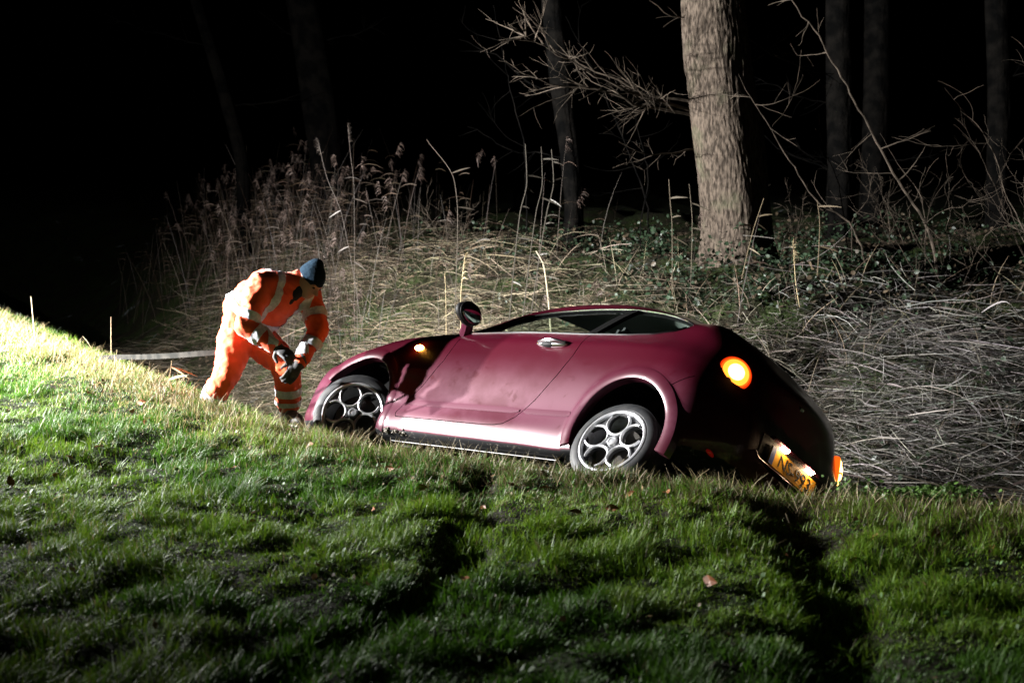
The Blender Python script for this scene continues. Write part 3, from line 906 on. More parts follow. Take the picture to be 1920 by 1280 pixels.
def text_mesh(txt, size, name, mat, mtx, parent, squash=1.0):
    cu = bpy.data.curves.new('t', 'FONT'); cu.body = txt; cu.size = size; cu.align_x = 'CENTER'; cu.align_y = 'CENTER'; cu.extrude = .0008
    o = bpy.data.objects.new('t', cu); col.objects.link(o)
    bpy.context.view_layer.update()
    me = bpy.data.meshes.new_from_object(o.evaluated_get(bpy.context.evaluated_depsgraph_get()))
    drop(o)
    me.transform(Matrix.Diagonal((squash, 1, 1, 1))); me.transform(mtx); me.materials.clear()
    return link(name, me, mat, parent, smooth=False)
# text faces backwards (-x): text x axis -> -y, text y axis -> +z
TM = Matrix(((0, 0, -1, pc.x - .0095), (-1, 0, 0, -.022), (0, 1, 0, pc.z), (0, 0, 0, 1)))
text_mesh('NS-993', .112, 'plate_lettering', M['plate_ink'], TM, plate, 1.12)
bm = bmesh.new(); bmesh.ops.create_cube(bm, size=1)
for v in bm.verts: v.co = Vector((v.co.x * .003, v.co.y * .042, v.co.z * .108)) + pc + Vector((-.0085, .237, 0))
bm_obj('plate_badge', bm, M['plate_blue'], plate, smooth=False)
for y in (.15, -.15):
    bm = bmesh.new(); bmesh.ops.create_cube(bm, size=1)
    for v in bm.verts: v.co = Vector((v.co.x * .03 - 3.212, v.co.y * .075 + y, v.co.z * .012 + .572 - v.co.x * .012))
    bmesh.ops.bevel(bm, geom=bm.edges[:], offset=.004, segments=2, affect='EDGES')
    bm_obj('plate_lamp', bm, M['plate_lamp'], car)
bm = bmesh.new(); bmesh.ops.create_cube(bm, size=1)
for v in bm.verts: v.co = Vector((v.co.x * .05 - 3.19, v.co.y * .56, v.co.z * .02 + .592))
bmesh.ops.bevel(bm, geom=bm.edges[:], offset=.006, segments=2, affect='EDGES')
bm_obj('plate_hood', bm, M['paint'], car)
# tailgate badge and wiper
disc_stack('tailgate_badge', (-3.108, 0, .93), Vector((-.97, 0, .22)).normalized(), [(.036, -.01), (.036, .006), (.030, .009)], M['chrome'], car)
tube_part('rear_wiper', [(-2.99, 0, ztop(-2.93, 0) - .02), (-2.90, .06, ztop(-2.90, .06) + .012), (-2.74, .22, ztop(-2.74, .22) + .012)], .008, M['black_plastic'], car)
# roof aerial
tube_part('aerial', [(-2.22, 0, 1.385), (-2.30, 0, 1.43), (-2.48, 0, 1.52)], [.010, .004, .002], M['black_plastic'], car)

# mud and torn grass caught on the front of the sill
bm = bmesh.new()
for k in range(34):
    t = rng.uniform(0, 1) ** 1.6; r_ = rng.uniform(.005, .015)
    c_ = Vector((-.43 - .26 * t, .835 + rng.uniform(-.03, .012), .150 + rng.uniform(-.022, .014)))
    ret = bmesh.ops.create_icosphere(bm, subdivisions=1, radius=r_)
    for v in ret['verts']: v.co = v.co * rng.uniform(.7, 1.3) + c_
bm_obj('mud', bm, M['mud'], car)['kind'] = 'stuff'

# interior
def soft_box(name, c, d, mat, parent, bev=.04, rot=0.):
    bm = bmesh.new(); bmesh.ops.create_cube(bm, size=1)
    for v in bm.verts: v.co = Vector((v.co.x * d[0], v.co.y * d[1], v.co.z * d[2]))
    bmesh.ops.bevel(bm, geom=bm.edges[:], offset=bev, segments=3, affect='EDGES')
    m_ = Matrix.Rotation(rot, 3, 'Y')
    for v in bm.verts: v.co = m_ @ v.co + Vector(c)
    return bm_obj(name, bm, mat, parent)
for s in (1, -1):
    st = soft_box('seat', (-1.45, s * .36, .50), (.50, .48, .16), M['seat'], car)
    soft_box('seat_back', (-1.74, s * .36, .78), (.14, .47, .58), M['seat'], st, rot=-.28)
    soft_box('headrest', (-1.86, s * .36, 1.13), (.10, .26, .17), M['seat'], st, rot=-.2)
rb = soft_box('rear_seat', (-2.25, 0, .52), (.48, 1.15, .16), M['seat'], car)
soft_box('rear_seat_back', (-2.52, 0, .78), (.13, 1.15, .50), M['seat'], rb, rot=-.3)
soft_box('dashboard', (-.86, 0, .80), (.40, 1.36, .24), M['cabin'], car, .06)
tube_part('steering_wheel', [(-1.10 + .06 * math.sin(a), .36 + .18 * math.cos(a), .88 + .17 * math.sin(a)) for a in np.linspace(0, 2 * math.pi, 33)], .016, M['cabin'], car)

# underside: exhaust, heat shield and sill
soft_box('floor_pan', (-1.25, 0, .14), (1.75, 1.30, .06), M['underbody'], car, .02)
for s in (1, -1):
    soft_box('sill_cover', (-1.26, s * .755, .108), (1.66, .06, .028), M['well'], car, .010)
    tube_part('sill_seam', [(-.48, s * .785, .088), (-1.2, s * .788, .086), (-2.08, s * .785, .085)], .0038, M['heat_shield'], car)
soft_box('heat_shield', (-1.75, .42, .085), (.55, .30, .035), M['heat_shield'], car, .012)
tube_part('exhaust_pipe', [(-.4, .1, .09), (-1.0, .16, .07), (-1.8, .2, .07), (-2.2, .35, .12), (-2.9, .45, .17), (-3.05, .48, .18)], .027, M['heat_shield'], car)
bm = bmesh.new(); bmesh.ops.create_uvsphere(bm, u_segments=20, v_segments=10, radius=1)
for v in bm.verts: v.co = Vector((v.co.x * .16 - 2.86, v.co.y * .30, v.co.z * .09 + .22))
bm_obj('muffler', bm, M['heat_shield'], car)

# wheels
def make_wheel():
    w_ = {}
    N = 72
    def lathe(prof, n=N):
        vs = []; fs = []
        for r_, y in prof:
            for k in range(n):
                a = 2 * math.pi * k / n; vs.append((r_ * math.cos(a), y, r_ * math.sin(a)))
        m_ = len(prof)
        for i in range(m_ - 1):
            for k in range(n): fs.append((i*n+k, i*n+(k+1) % n, (i+1)*n+(k+1) % n, (i+1)*n+k))
        return vs, fs
    def me_(name, vs, fs, mat):
        me = bpy.data.meshes.new(name); me.from_pydata(vs, [], fs); me.update(); me.materials.append(mat)
        bm = bmesh.new(); bm.from_mesh(me); bmesh.ops.recalc_face_normals(bm, faces=bm.faces); bm.to_mesh(me); bm.free()
        me.polygons.foreach_set('use_smooth', np.ones(len(me.polygons), bool)); me.set_sharp_from_angle(angle=R(35)); return me
    # tyre: y>0 is the outer face, 0 = outer face plane
    prof = [(.212, -.02), (.222, .0), (.232, .008), (.256, .008), (.274, -.004), (.281, -.010)]
    for g in (-.045, -.085, -.125, -.165):
        prof += [(.289, g + .030), (.290, g + .014), (.281, g + .011), (.281, g + .003), (.290, g)]
    prof += [(.281, -.20), (.256, -.215), (.235, -.215), (.212, -.19)]
    vs, fs = lathe(prof); w_['tyre'] = me_('tyre', vs, fs, M['rubber'])
    vs, fs = lathe([(.224, .003), (.222, .010), (.212, .012), (.204, .008), (.199, -.006), (.197, -.03), (.198, -.10), (.20, -.19)]); w_['rim'] = me_('rim', vs, fs, M['alloy'])
    # spoke plate with five round holes
    bm = bmesh.new()
    prof = [(.0, -.012), (.05, -.012), (.09, -.018), (.15, -.014), (.195, -.008), (.200, -.008), (.200, -.03), (.15, -.038), (.05, -.045), (.0, -.045)]
    vs, fs = lathe(prof[1:-1], 60)
    bv = [bm.verts.new(v) for v in vs]
    for f in fs: bm.faces.new([bv[i] for i in f])
    bm.faces.new(bv[:60]); bm.faces.new(bv[-60:])
    pl = tmp_obj(bm)
    HR, HC = .071, .129
    for k in range(5):
        a = 2 * math.pi * k / 5 + .3
        cx, cz = HC * math.cos(a), HC * math.sin(a)
        poly = [(cx + HR * math.cos(b), cz + HR * math.sin(b)) for b in np.linspace(0, 2 * math.pi, 32, endpoint=False)]
        c = tmp_obj(prism(poly, -.1, .1, XZ)); boolean(pl, c); drop(c)
    me = pl.data; drop(pl); me.name = 'spokes'; me.materials.clear(); me.materials.append(M['alloy_grey'])
    me.polygons.foreach_set('use_smooth', np.ones(len(me.polygons), bool)); me.set_sharp_from_angle(angle=R(30))
    w_['spokes'] = me
    # bright horseshoe bead round a hole, one for each of the five
    P = []; rr = []
    for t in np.linspace(-1, 1, 25):
        b = math.pi + t * 2.3
        P.append((HC + (HR + .005) * math.cos(b), -.010 + .012 * abs(t), (HR + .005) * math.sin(b))); rr.append(.0105 * (1 - .3 * abs(t) ** 3))
    vs, fs = tube_arrays([np.array(P)], [np.array(rr)], 8); w_['spoke_bead'] = me_('spoke_bead', vs, fs, M['alloy'])
    vs, fs = lathe([(.034, -.02), (.034, .004), (.030, .010), (.022, .011), (.020, .007), (.001, .009)], 28); w_['hub_cap'] = me_('hub_cap', vs, fs, M['alloy'])
    vs, fs = tube_arrays([np.array([(0, -.02, 0), (0, .0, 0)], float)], [np.array([.009, .008])], 6); w_['wheel_bolt'] = me_('wheel_bolt', vs, fs, M['alloy_grey'])
    vs, fs = lathe([(.02, -.085), (.15, -.085), (.152, -.11), (.02, -.11)], 40); w_['brake_disc'] = me_('brake_disc', vs, fs, material('brake_disc', (.05, .045, .04), .5, metal=.5))
    return w_
WM = make_wheel()
def place_wheel(loc, mtx):
    T_ = Matrix.Translation(loc) @ mtx.to_4x4()
    names = ['tyre', 'rim', 'spokes', 'hub_cap', 'brake_disc']
    root = bpy.data.objects.new('wheel', None); root.empty_display_size = .1; col.objects.link(root); root.parent = car
    root.matrix_local = T_
    for nme in names:
        o = bpy.data.objects.new(nme, WM[nme]); col.objects.link(o); o.parent = root
    for k in range(5):
        a = 2 * math.pi * k / 5 + .3
        o = bpy.data.objects.new('spoke_bead', WM['spoke_bead']); col.objects.link(o); o.parent = root
        o.rotation_euler = (0, -a, 0)
        o = bpy.data.objects.new('wheel_bolt', WM['wheel_bolt']); col.objects.link(o); o.parent = root
        o.location = (.05 * math.cos(a + .628), 0, .05 * math.sin(a + .628))
flip = Matrix.Rotation(math.pi, 3, 'Z')
steer = Matrix.Rotation(R(31), 3, 'Z')
place_wheel((-2.505, .825, .232), Matrix.Rotation(R(6), 3, 'Z') @ Matrix.Rotation(R(10), 3, 'X') @ Matrix.Rotation(R(8), 3, 'Y'))
place_wheel((.022, .825, .250), steer @ Matrix.Rotation(R(30), 3, 'Y') @ Matrix.Diagonal((1.05, 1, 1.05)))
place_wheel((-2.505, -.80, .30), flip)
place_wheel((.008, -.79, .30), Matrix.Rotation(R(27), 3, 'Z') @ flip)


# ------------------------------------------------------------------ the worker bending at the front of the car
def px3(px, py, dz=0.):            # point on the worker's body, dz metres nearer (-) or farther (+) than the body plane
    return np.array(world_at(px, py, 10.22 + dz))

def cone_mesh(bm, p0, r0, p1, r1, seg=14):
    p0 = np.array(p0, float); p1 = np.array(p1, float)
    d = p1 - p0; L = np.linalg.norm(d)
    q = Vector((0, 0, 1)).rotation_difference(Vector(d))
    rings = []
    prof = [(-math.pi/2 + i * math.pi/2 / 5) for i in range(1, 6)]
    pts = [(r0 * math.cos(a), r0 * math.sin(a)) for a in prof] + [(r1 * math.cos(a), L + r1 * math.sin(a)) for a in [i * math.pi/2/5 for i in range(0, 5)]]
    for r_, h_ in pts:
        rings.append([bm.verts.new(Vector(p0) + q @ Vector((r_ * math.cos(2*math.pi*k/seg), r_ * math.sin(2*math.pi*k/seg), h_))) for k in range(seg)])
    for a, b in zip(rings[:-1], rings[1:]):
        for k in range(seg): bm.faces.new((a[k], a[(k+1) % seg], b[(k+1) % seg], b[k]))
    bm.faces.new(rings[0][::-1]); bm.faces.new(rings[-1])
def chain(bm, pts, rad, seg=14):
    for a, b, ra, rb in zip(pts[:-1], pts[1:], rad[:-1], rad[1:]): cone_mesh(bm, a, ra, b, rb, seg)
def ball(bm, c, r, axes=None):
    ret = bmesh.ops.create_uvsphere(bm, u_segments=20, v_segments=12, radius=1)
    for v in ret['verts']:
        p = np.array(v.co)
        if axes is None: q = p * np.array(r)
        else: q = sum(p[i] * r[i] * np.array(axes[i]) for i in range(3))
        v.co = Vector(np.array(c) + q)
def remesh(bm, voxel, smooth_it=6):
    o = tmp_obj(bm)
    m = o.modifiers.new('r', 'REMESH'); m.mode = 'VOXEL'; m.voxel_size = voxel
    if smooth_it:
        s = o.modifiers.new('s', 'SMOOTH'); s.factor = .5; s.iterations = smooth_it
    bpy.context.view_layer.update()
    me = bpy.data.meshes.new_from_object(o.evaluated_get(bpy.context.evaluated_depsgraph_get()))
    drop(o); me.materials.clear()
    return me
def wrinkle(me, amp, scale, seed):
    n = len(me.vertices); co = np.empty(n * 3); no = np.empty(n * 3)
    me.vertices.foreach_get('co', co); me.vertices.foreach_get('normal', no)
    co = co.reshape(-1, 3); no = no.reshape(-1, 3)
    a = co @ np.array([.8, .3, .52]); b = co @ np.array([-.35, .75, .55])
    w1 = fbm(a * scale, b * scale * .45, seed, 3) - .5
    w2 = np.abs(fbm(a * scale * .5 + 3, b * scale * 1.2, seed + 9, 2) - .5)
    co += no * ((w1 * 1.4 - w2 * 1.2) * amp)[:, None]
    me.vertices.foreach_set('co', co.ravel()); me.update()

def unit(v): v = np.array(v, float); return v / np.linalg.norm(v)
J = {}
J['hipR'] = px3(443, 632, -.02); J['hipL'] = px3(481, 628, .07)
J['kneeR'] = px3(424, 703, -.10); J['ankleR'] = px3(396, 757, .04)
J['kneeL'] = px3(537, 692, -.06); J['ankleL'] = px3(541, 764, .05)
J['pelvis'] = px3(459, 617, .03)
J['waist'] = px3(470, 588, .02); J['chest'] = px3(514, 551, -.06)
J['shR'] = px3(492, 531, -.20); J['shL'] = px3(581, 555, .09)
J['neck'] = px3(554, 533, -.06); J['head'] = px3(581, 527, -.09)
J['elR'] = px3(460, 610, -.30); J['wrR'] = px3(519, 651, -.30)
J['elL'] = px3(597, 622, -.02); J['wrL'] = px3(561, 682, -.17)
fwd_p = unit([.82, -.5, -.25])                       # the way he faces
look = unit([.62, -.55, -.66])
hup = unit(np.array([.30, .05, .95]) - look * (np.array([.30, .05, .95]) @ look)); hside = np.cross(hup, look)

person = empty('person', tuple((J['ankleR'] + J['ankleL']) / 2 - np.array([0, 0, .08])))
tag(person, 'worker in orange reflective jacket and trousers and a blue beanie, bent forward beside the car', 'person')
P0 = np.array(person.location)
def pobj(name, me, mat, parent=None, sharp=None):
    me.materials.clear(); me.materials.append(mat)
    if parent is None or parent is person: me.transform(Matrix.Translation(-Vector(P0)))
    else: me.transform(Matrix.Translation(-Vector(P0)))
    me.polygons.foreach_set('use_smooth', np.ones(len(me.polygons), bool))
    o = bpy.data.objects.new(name, me); col.objects.link(o); o.parent = parent or person
    return o

def hand(bm, wrist, direction, palm_n, size=1.0, curl=.9):
    """palm with four fingers and a thumb, fingers curling towards palm_n"""
    d = unit(direction); n = unit(np.array(palm_n) - d * (np.array(palm_n) @ d)); s = np.cross(d, n)
    w = np.array(wrist)
    ball(bm, w + d * .05 * size, (.052 * size, .040 * size, .020 * size), (d, s, n))
    chain(bm, [w - d * .02, w + d * .03], [.030 * size, .032 * size])
    for k, (o, L) in enumerate(((-.033, .070), (-.011, .080), (.011, .075), (.033, .060))):
        b = w + d * .085 * size + s * o * size
        a1, a2, a3 = .35 * curl, .95 * curl, 1.5 * curl
        p1 = b + (d * math.cos(a1) + n * math.sin(a1)) * L * .45 * size
        p2 = p1 + (d * math.cos(a2) + n * math.sin(a2)) * L * .35 * size
        p3 = p2 + (d * math.cos(a3) + n * math.sin(a3)) * L * .28 * size
        chain(bm, [b - d * .02 * size, p1, p2, p3], [.0115 * size, .0105 * size, .0098 * size, .0085 * size], 10)
    t0 = w + d * .03 * size - s * .03 * size
    t1 = t0 + (d * .45 - s * .75 + n * .35) * .045 * size
    t2 = t1 + (d * .8 - s * .1 + n * .6) * .038 * size
    chain(bm, [t0, t1, t2], [.014 * size, .0125 * size, .0105 * size], 10)
handR = unit([.55, -.45, -.25]); handL = unit([-.45, -.35, -.65])

# the body itself: one continuous skin
bm = bmesh.new()
chain(bm, [J['pelvis'], J['waist'], J['chest'], J['neck']], [.15, .14, .155, .065])
chain(bm, [J['neck'], J['head']], [.062, .06])
for a, b, c_, r_ in (('shR', 'elR', 'wrR', 1), ('shL', 'elL', 'wrL', 1)):
    chain(bm, [J['chest'], J[a], J[b], J[c_]], [.09, .066, .048, .032])
for a, b, c_ in (('hipR', 'kneeR', 'ankleR'), ('hipL', 'kneeL', 'ankleL')):
    chain(bm, [J['pelvis'], J[a], J[b], J[c_]], [.12, .095, .062, .043])
hand(bm, J['wrR'], handR, [.2, .3, -.9], .95); hand(bm, J['wrL'], handL, [-.5, .6, -.3], .95)
hc = J['head']
ball(bm, hc, (.098, .078, .118), (look, hside, hup))
ball(bm, hc + look * .035 - hup * .06, (.060, .055, .062), (look, hside, hup))     # jaw
chain(bm, [hc + look * .09 + hup * .012, hc + look * .118 - hup * .026], [.010, .015], 10)   # nose
ball(bm, hc + look * .083 - hup * .058, (.016, .026, .010), (look, hside, hup))     # lips
for s in (-1, 1):
    ball(bm, hc + hside * s * .078 - look * .005 - hup * .01, (.022, .010, .032), (look, hside, hup))   # ears
    ball(bm, hc + look * .082 + hside * s * .034 + hup * .022, (.014, .022, .008), (look, hside, hup))  # brows
body_me = remesh(bm, .0095, 3)
bodyp = pobj('body', body_me, M['skin'])
for s in (-1, 1):
    bm = bmesh.new(); ball(bm, hc + look * .086 + hside * s * .033 + hup * .006, (.009, .013, .008), (look, hside, hup))
    me = bpy.data.meshes.new('eye'); bm.to_mesh(me); bm.free(); pobj('eye', me, M['pullover'])

# beanie
bm = bmesh.new()
ball(bm, hc + hup * .032 - look * .012, (.110, .092, .112), (look, hside, hup))
ball(bm, hc + hup * .085 - look * .035, (.070, .062, .085), (look, hside, hup))
me = remesh(bm, .008, 2)
bm = bmesh.new(); bm.from_mesh(me)
cutp = Vector(hc + hup * .030); cn = Vector(unit(hup + look * .10))
bmesh.ops.bisect_plane(bm, geom=bm.verts[:] + bm.edges[:] + bm.faces[:], plane_co=cutp - cn * .012, plane_no=cn, clear_inner=True)
me = bpy.data.meshes.new('beanie'); bm.to_mesh(me); bm.free()
wrinkle(me, .006, 22, 4)
bean = pobj('beanie', me, M['wool'])
sol = bean.modifiers.new('thick', 'SOLIDIFY'); sol.thickness = .008; sol.offset = -1

# jacket
bm = bmesh.new()
tors = unit(J['chest'] - J['pelvis']); acr = unit(J['shL'] - J['shR']); acr = unit(acr - tors * (acr @ tors)); frt = np.cross(acr, tors)
if frt @ fwd_p < 0: frt = -frt
ball(bm, J['pelvis'] + tors * .07, (.22, .18, .15), (acr, frt, tors))
ball(bm, J['waist'], (.225, .185, .17), (acr, frt, tors))
ball(bm, (J['waist'] + J['chest']) / 2, (.235, .19, .17), (acr, frt, tors))
ball(bm, J['chest'] + tors * .0, (.235, .18, .17), (acr, frt, tors))
chain(bm, [J['shR'], J['neck'] - tors * .03, J['shL']], [.10, .105, .10])
chain(bm, [J['neck'] - tors * .03, J['neck'] + tors * .035], [.10, .085])
fR = J['wrR'] + (J['elR'] - J['wrR']) * .12; fL = J['wrL'] + (J['elL'] - J['wrL']) * .10
chain(bm, [J['shR'], (J['shR'] + J['elR']) / 2, J['elR'], (J['elR'] + fR) / 2, fR], [.102, .092, .085, .074, .058])
chain(bm, [J['shL'], (J['shL'] + J['elL']) / 2, J['elL'], (J['elL'] + fL) / 2, fL], [.098, .088, .080, .070, .057])
jm = remesh(bm, .013, 5)
wrinkle(jm, .020, 15, 21); wrinkle(jm, .014, 34, 27)
jacket_src = jm.copy()
jacket = pobj('jacket', jm, M['hivis'])
# trousers
bm = bmesh.new()
ball(bm, J['pelvis'], (.195, .165, .16), (acr, frt, tors))
hR = J['ankleR'] + (J['kneeR'] - J['ankleR']) * .06; hL = J['ankleL'] + (J['kneeL'] - J['ankleL']) * .10
chain(bm, [J['pelvis'], J['hipR'], (J['hipR'] + J['kneeR']) / 2, J['kneeR'], (J['kneeR'] + hR) / 2, hR], [.15, .135, .122, .104, .098, .090])
chain(bm, [J['pelvis'], J['hipL'], (J['hipL'] + J['kneeL']) / 2, J['kneeL'], (J['kneeL'] + hL) / 2, hL], [.15, .135, .122, .104, .098, .090])
tm = remesh(bm, .013, 5)
wrinkle(tm, .022, 14, 33); wrinkle(tm, .014, 32, 37)
trousers_src = tm.copy()
trousers = pobj('trousers', tm, M['hivis'])

def band(src, p0, p1, width, parent, rmax, at=.5, off=.006, name='reflective_band', ax=None):
    p0 = np.array(p0); p1 = np.array(p1); d = unit(p1 - p0) if ax is None else unit(ax)
    c = p0 + (p1 - p0) * at
    bm = bmesh.new(); bm.from_mesh(src)
    kill = [f for f in bm.faces if abs((np.array(f.calc_center_median()) - c) @ d) > width * .5 + .03 or np.linalg.norm((np.array(f.calc_center_median()) - c) - d * ((np.array(f.calc_center_median()) - c) @ d)) > rmax]
    bmesh.ops.delete(bm, geom=kill, context='FACES')
    for s in (-1, 1):
        bmesh.ops.bisect_plane(bm, geom=bm.verts[:] + bm.edges[:] + bm.faces[:], plane_co=Vector(c + d * s * width / 2), plane_no=Vector(d * s), clear_outer=True)
    bm.normal_update()
    for v in bm.verts: v.co += v.normal * off
    me = bpy.data.meshes.new(name); bm.to_mesh(me); bm.free()
    o = pobj(name, me, M['reflective'], parent)
    return o
BW = .062
band(jacket_src, J['shR'], J['elR'], BW, jacket, .14, .80)
band(jacket_src, J['elR'], J['wrR'], BW, jacket, .13, .42)
band(jacket_src, J['shL'], J['elL'], BW, jacket, .13, .55)
band(jacket_src, J['elL'], J['wrL'], BW, jacket, .12, .38)
band(jacket_src, J['pelvis'], J['chest'], BW, jacket, .30, .42)
# shoulder braces: slabs across the torso on either side of the neck
mid = (J['shR'] + J['shL']) / 2
band(jacket_src, mid - acr * .135, mid - acr * .135 + acr, BW * .9, jacket, .48, 0, ax=acr)
band(jacket_src, mid + acr * .125, mid + acr * .125 + acr, BW * .9, jacket, .48, 0, ax=acr)
band(trousers_src, J['kneeR'], J['ankleR'], BW, trousers, .15, .66)
band(trousers_src, J['kneeL'], J['ankleL'], BW, trousers, .15, .55)
band(trousers_src, J['kneeL'], J['ankleL'], BW * .6, trousers, .15, .84)
band(trousers_src, J['kneeR'], J['ankleR'], BW * .6, trousers, .15, .90)

# dark pullover showing at the open front
bm = bmesh.new()
chain(bm, [J['neck'] + frt * .055 + look * .01, J['chest'] + frt * .135 + acr * .02], [.050, .030])
pull = pobj('pullover', remesh(bm, .010, 2), M['pullover'])
# zip edge
zp = [J['neck'] + frt * .12 + acr * .02, J['chest'] + frt * .178 + acr * .03, J['waist'] + frt * .182 + acr * .03]
# gloves
for nm, w_, d_, pn in (('glove', J['wrR'], handR, [.2, .3, -.9]), ('glove', J['wrL'], handL, [-.5, .6, -.3])):
    bm = bmesh.new(); hand(bm, w_, d_, pn, 1.12)
    chain(bm, [np.array(w_) - unit(d_) * .055, np.array(w_) + unit(d_) * .01], [.047, .043])
    pobj(nm, remesh(bm, .0062, 2), M['glove'])
# boots
for k, (an, kn) in enumerate((('ankleR', 'kneeR'), ('ankleL', 'kneeL'))):
    a = J[an]; bm = bmesh.new()
    toe = unit([.55, -.80, -.12]) if k == 1 else unit([-.35, -.90, -.15])
    up = unit(J[kn] - a)
    chain(bm, [a + up * .10, a + np.array([0, 0, -.03])], [.066, .062])
    ball(bm, a + toe * .07 + np.array([0, 0, -.055]), (.145, .056, .052), (toe, unit(np.cross([0, 0, 1], toe)), [0, 0, 1]))
    chain(bm, [a + np.array([0, 0, -.06]) - toe * .035, a + np.array([0, 0, -.03])], [.054, .06])
    ball(bm, a + toe * .06 + np.array([0, 0, -.098]), (.155, .060, .018), (toe, unit(np.cross([0, 0, 1], toe)), [0, 0, 1]))
    pobj('boot', remesh(bm, .009, 2), M['boot'])

# ------------------------------------------------------------------ recovery strap he hauls on
sp_ = [J['wrL'] + handL * .12, J['wrR'] + handR * .07 + np.array([0, 0, -.015]), px3(492, 652, .02), px3(455, 656, .24), px3(412, 660, .30), px3(370, 663, .38), px3(330, 666, .55), px3(260, 669, 1.05), px3(200, 670, 1.5), px3(150, 676, 1.9), px3(118, 690, 2.15)]
sp_ = np.array(sp_)
tt = np.concatenate([[0], np.cumsum(np.linalg.norm(np.diff(sp_, axis=0), axis=1))])
PS = pchip(tt, sp_, np.linspace(0, tt[-1], 60))
vs = []; fs = []
for i, p in enumerate(PS):
    hgt = .020 * (1 if i > 8 else .6)
    for dz_, dy_ in ((hgt, .002), (hgt, -.002), (-hgt, -.002), (-hgt, .002)): vs.append(p + np.array([0, dy_, dz_]))
for i in range(len(PS) - 1):
    for k in range(4): fs.append((i*4+k, i*4+(k+1) % 4, (i+1)*4+(k+1) % 4, (i+1)*4+k))
tag(mk('recovery_strap', vs, fs, M['webbing'], smooth=False), 'flat grey recovery strap stretched across the dark ditch into the worker\'s gloves', 'strap')


# ------------------------------------------------------------------ trees, saplings and shrubs
def rand_dir():
    v = rng.normal(size=3); return v / np.linalg.norm(v)

def grow(start, d, length, r0, depth, paths, rads, wander=.22, up=.05, kids=(4, 7), shrink=.5, seglen=.10, spread=.9):
    """a wandering tapered branch with side twigs, appended to paths / rads"""
    n = max(4, int(length / seglen)); p = np.array(start, float); d = unit(d)
    P = [p.copy()]; D = [d.copy()]
    for i in range(n):
        d = unit(d + rand_dir() * wander * .5 + np.array([0, 0, up]))
        p = p + d * (length / n); P.append(p.copy()); D.append(d.copy())
    paths.append(np.array(P)); rads.append(np.linspace(r0, max(.0012, r0 * .18), n + 1))
    if depth > 0:
        for k in range(int(rng.integers(kids[0], kids[1] + 1))):
            i = int(rng.integers(max(1, n // 6), n + 1))
            dd = unit(D[i] + rand_dir() * spread)
            grow(P[i], dd, length * shrink * rng.uniform(.55, 1.1), max(.0018, r0 * .45 * (1 - .5 * i / n)), depth - 1, paths, rads, wander * 1.25, up, kids, shrink, seglen * .75, spread)

def branch_obj(name, paths, rads, mat, parent, origin=(0, 0, 0), n=5):
    vs, fs = tube_arrays(paths, rads, n)
    vs = np.array(vs) - np.array(origin)
    return mk(name, vs, fs, mat, parent)

def trunk(name, keys, mat, parent, origin, seg=20, ridge=0.0, rows=60):
    """keys = [(x, y, z, radius)] from the root upwards"""
    K = np.array(keys, float); t = np.concatenate([[0], np.cumsum(np.linalg.norm(np.diff(K[:, :3], axis=0), axis=1))])
    ts = np.linspace(0, t[-1], rows); S = pchip(t, K, ts)
    vs = []; fs = []
    ang = np.linspace(0, 2 * math.pi, seg, endpoint=False)
    for i, s in enumerate(S):
        r = s[3] * (1 + .04 * np.sin(ang * 3 + s[2]) + .03 * np.sin(ang * 5 + 1 + s[2] * .7))
        if ridge:
            warp = (vnoise(np.full(seg, ts[i] * 2.2), ang * 2, 7) - .5) * .35
            f = vnoise((ang + warp) * 15.0, np.full(seg, ts[i] * 4.6), 3)
            g = vnoise((ang + warp) * 34.0, np.full(seg, ts[i] * 12.0), 5)
            cr = np.abs(f - .5) * 2
            r = r + ridge * (np.clip(cr * 2.2, 0, 1) - .6) + ridge * .5 * (g - .5)
        r = r * (1 + .28 * math.exp(-max(0, ts[i] - .2) / .22) * (1 + .35 * np.sin(ang * 4 + 1)))
        vs.extend(np.stack([s[0] + r * np.cos(ang), s[1] + r * np.sin(ang), np.full(seg, s[2])], 1) - np.array(origin))
    for i in range(rows - 1):
        for k in range(seg): fs.append((i*seg+k, i*seg+(k+1) % seg, (i+1)*seg+(k+1) % seg, (i+1)*seg+k))
    fs.append(tuple(range((rows-1)*seg, rows*seg)))
    return mk(name, vs, fs, mat, parent, sharp=None)

def tree_from_pixels(name, pts, depth, mat, label, limbs=(), ridge=0., seg=20, rows=60, group=None, extra_top=3.0):
    """pts = [(px, py, width_px)] from the root upwards"""
    base = world_at(pts[0][0], pts[0][1], depth)
    gz = tz(base.x, base.y)
    keys = [(base.x, base.y, min(gz, base.z) - .25, pts[0][2] / FPX * depth / 2 * 1.12)]
    for px, py, w in pts:
        q = world_at(px, py, depth)
        keys.append((q.x, base.y, q.z, w / FPX * depth / 2))
    a, b = keys[-2], keys[-1]
    k = extra_top / max(.2, (b[2] - a[2]))
    keys.append((b[0] + (b[0] - a[0]) * k * .6, base.y, b[2] + extra_top, b[3] * .7))
    o = empty(name, (base.x, base.y, gz))
    tag(o, label, 'tree', group)
    org = (base.x, base.y, gz)
    trunk('trunk', keys, mat, o, org, seg, ridge, rows)
    return o, np.array(org), np.array(keys)

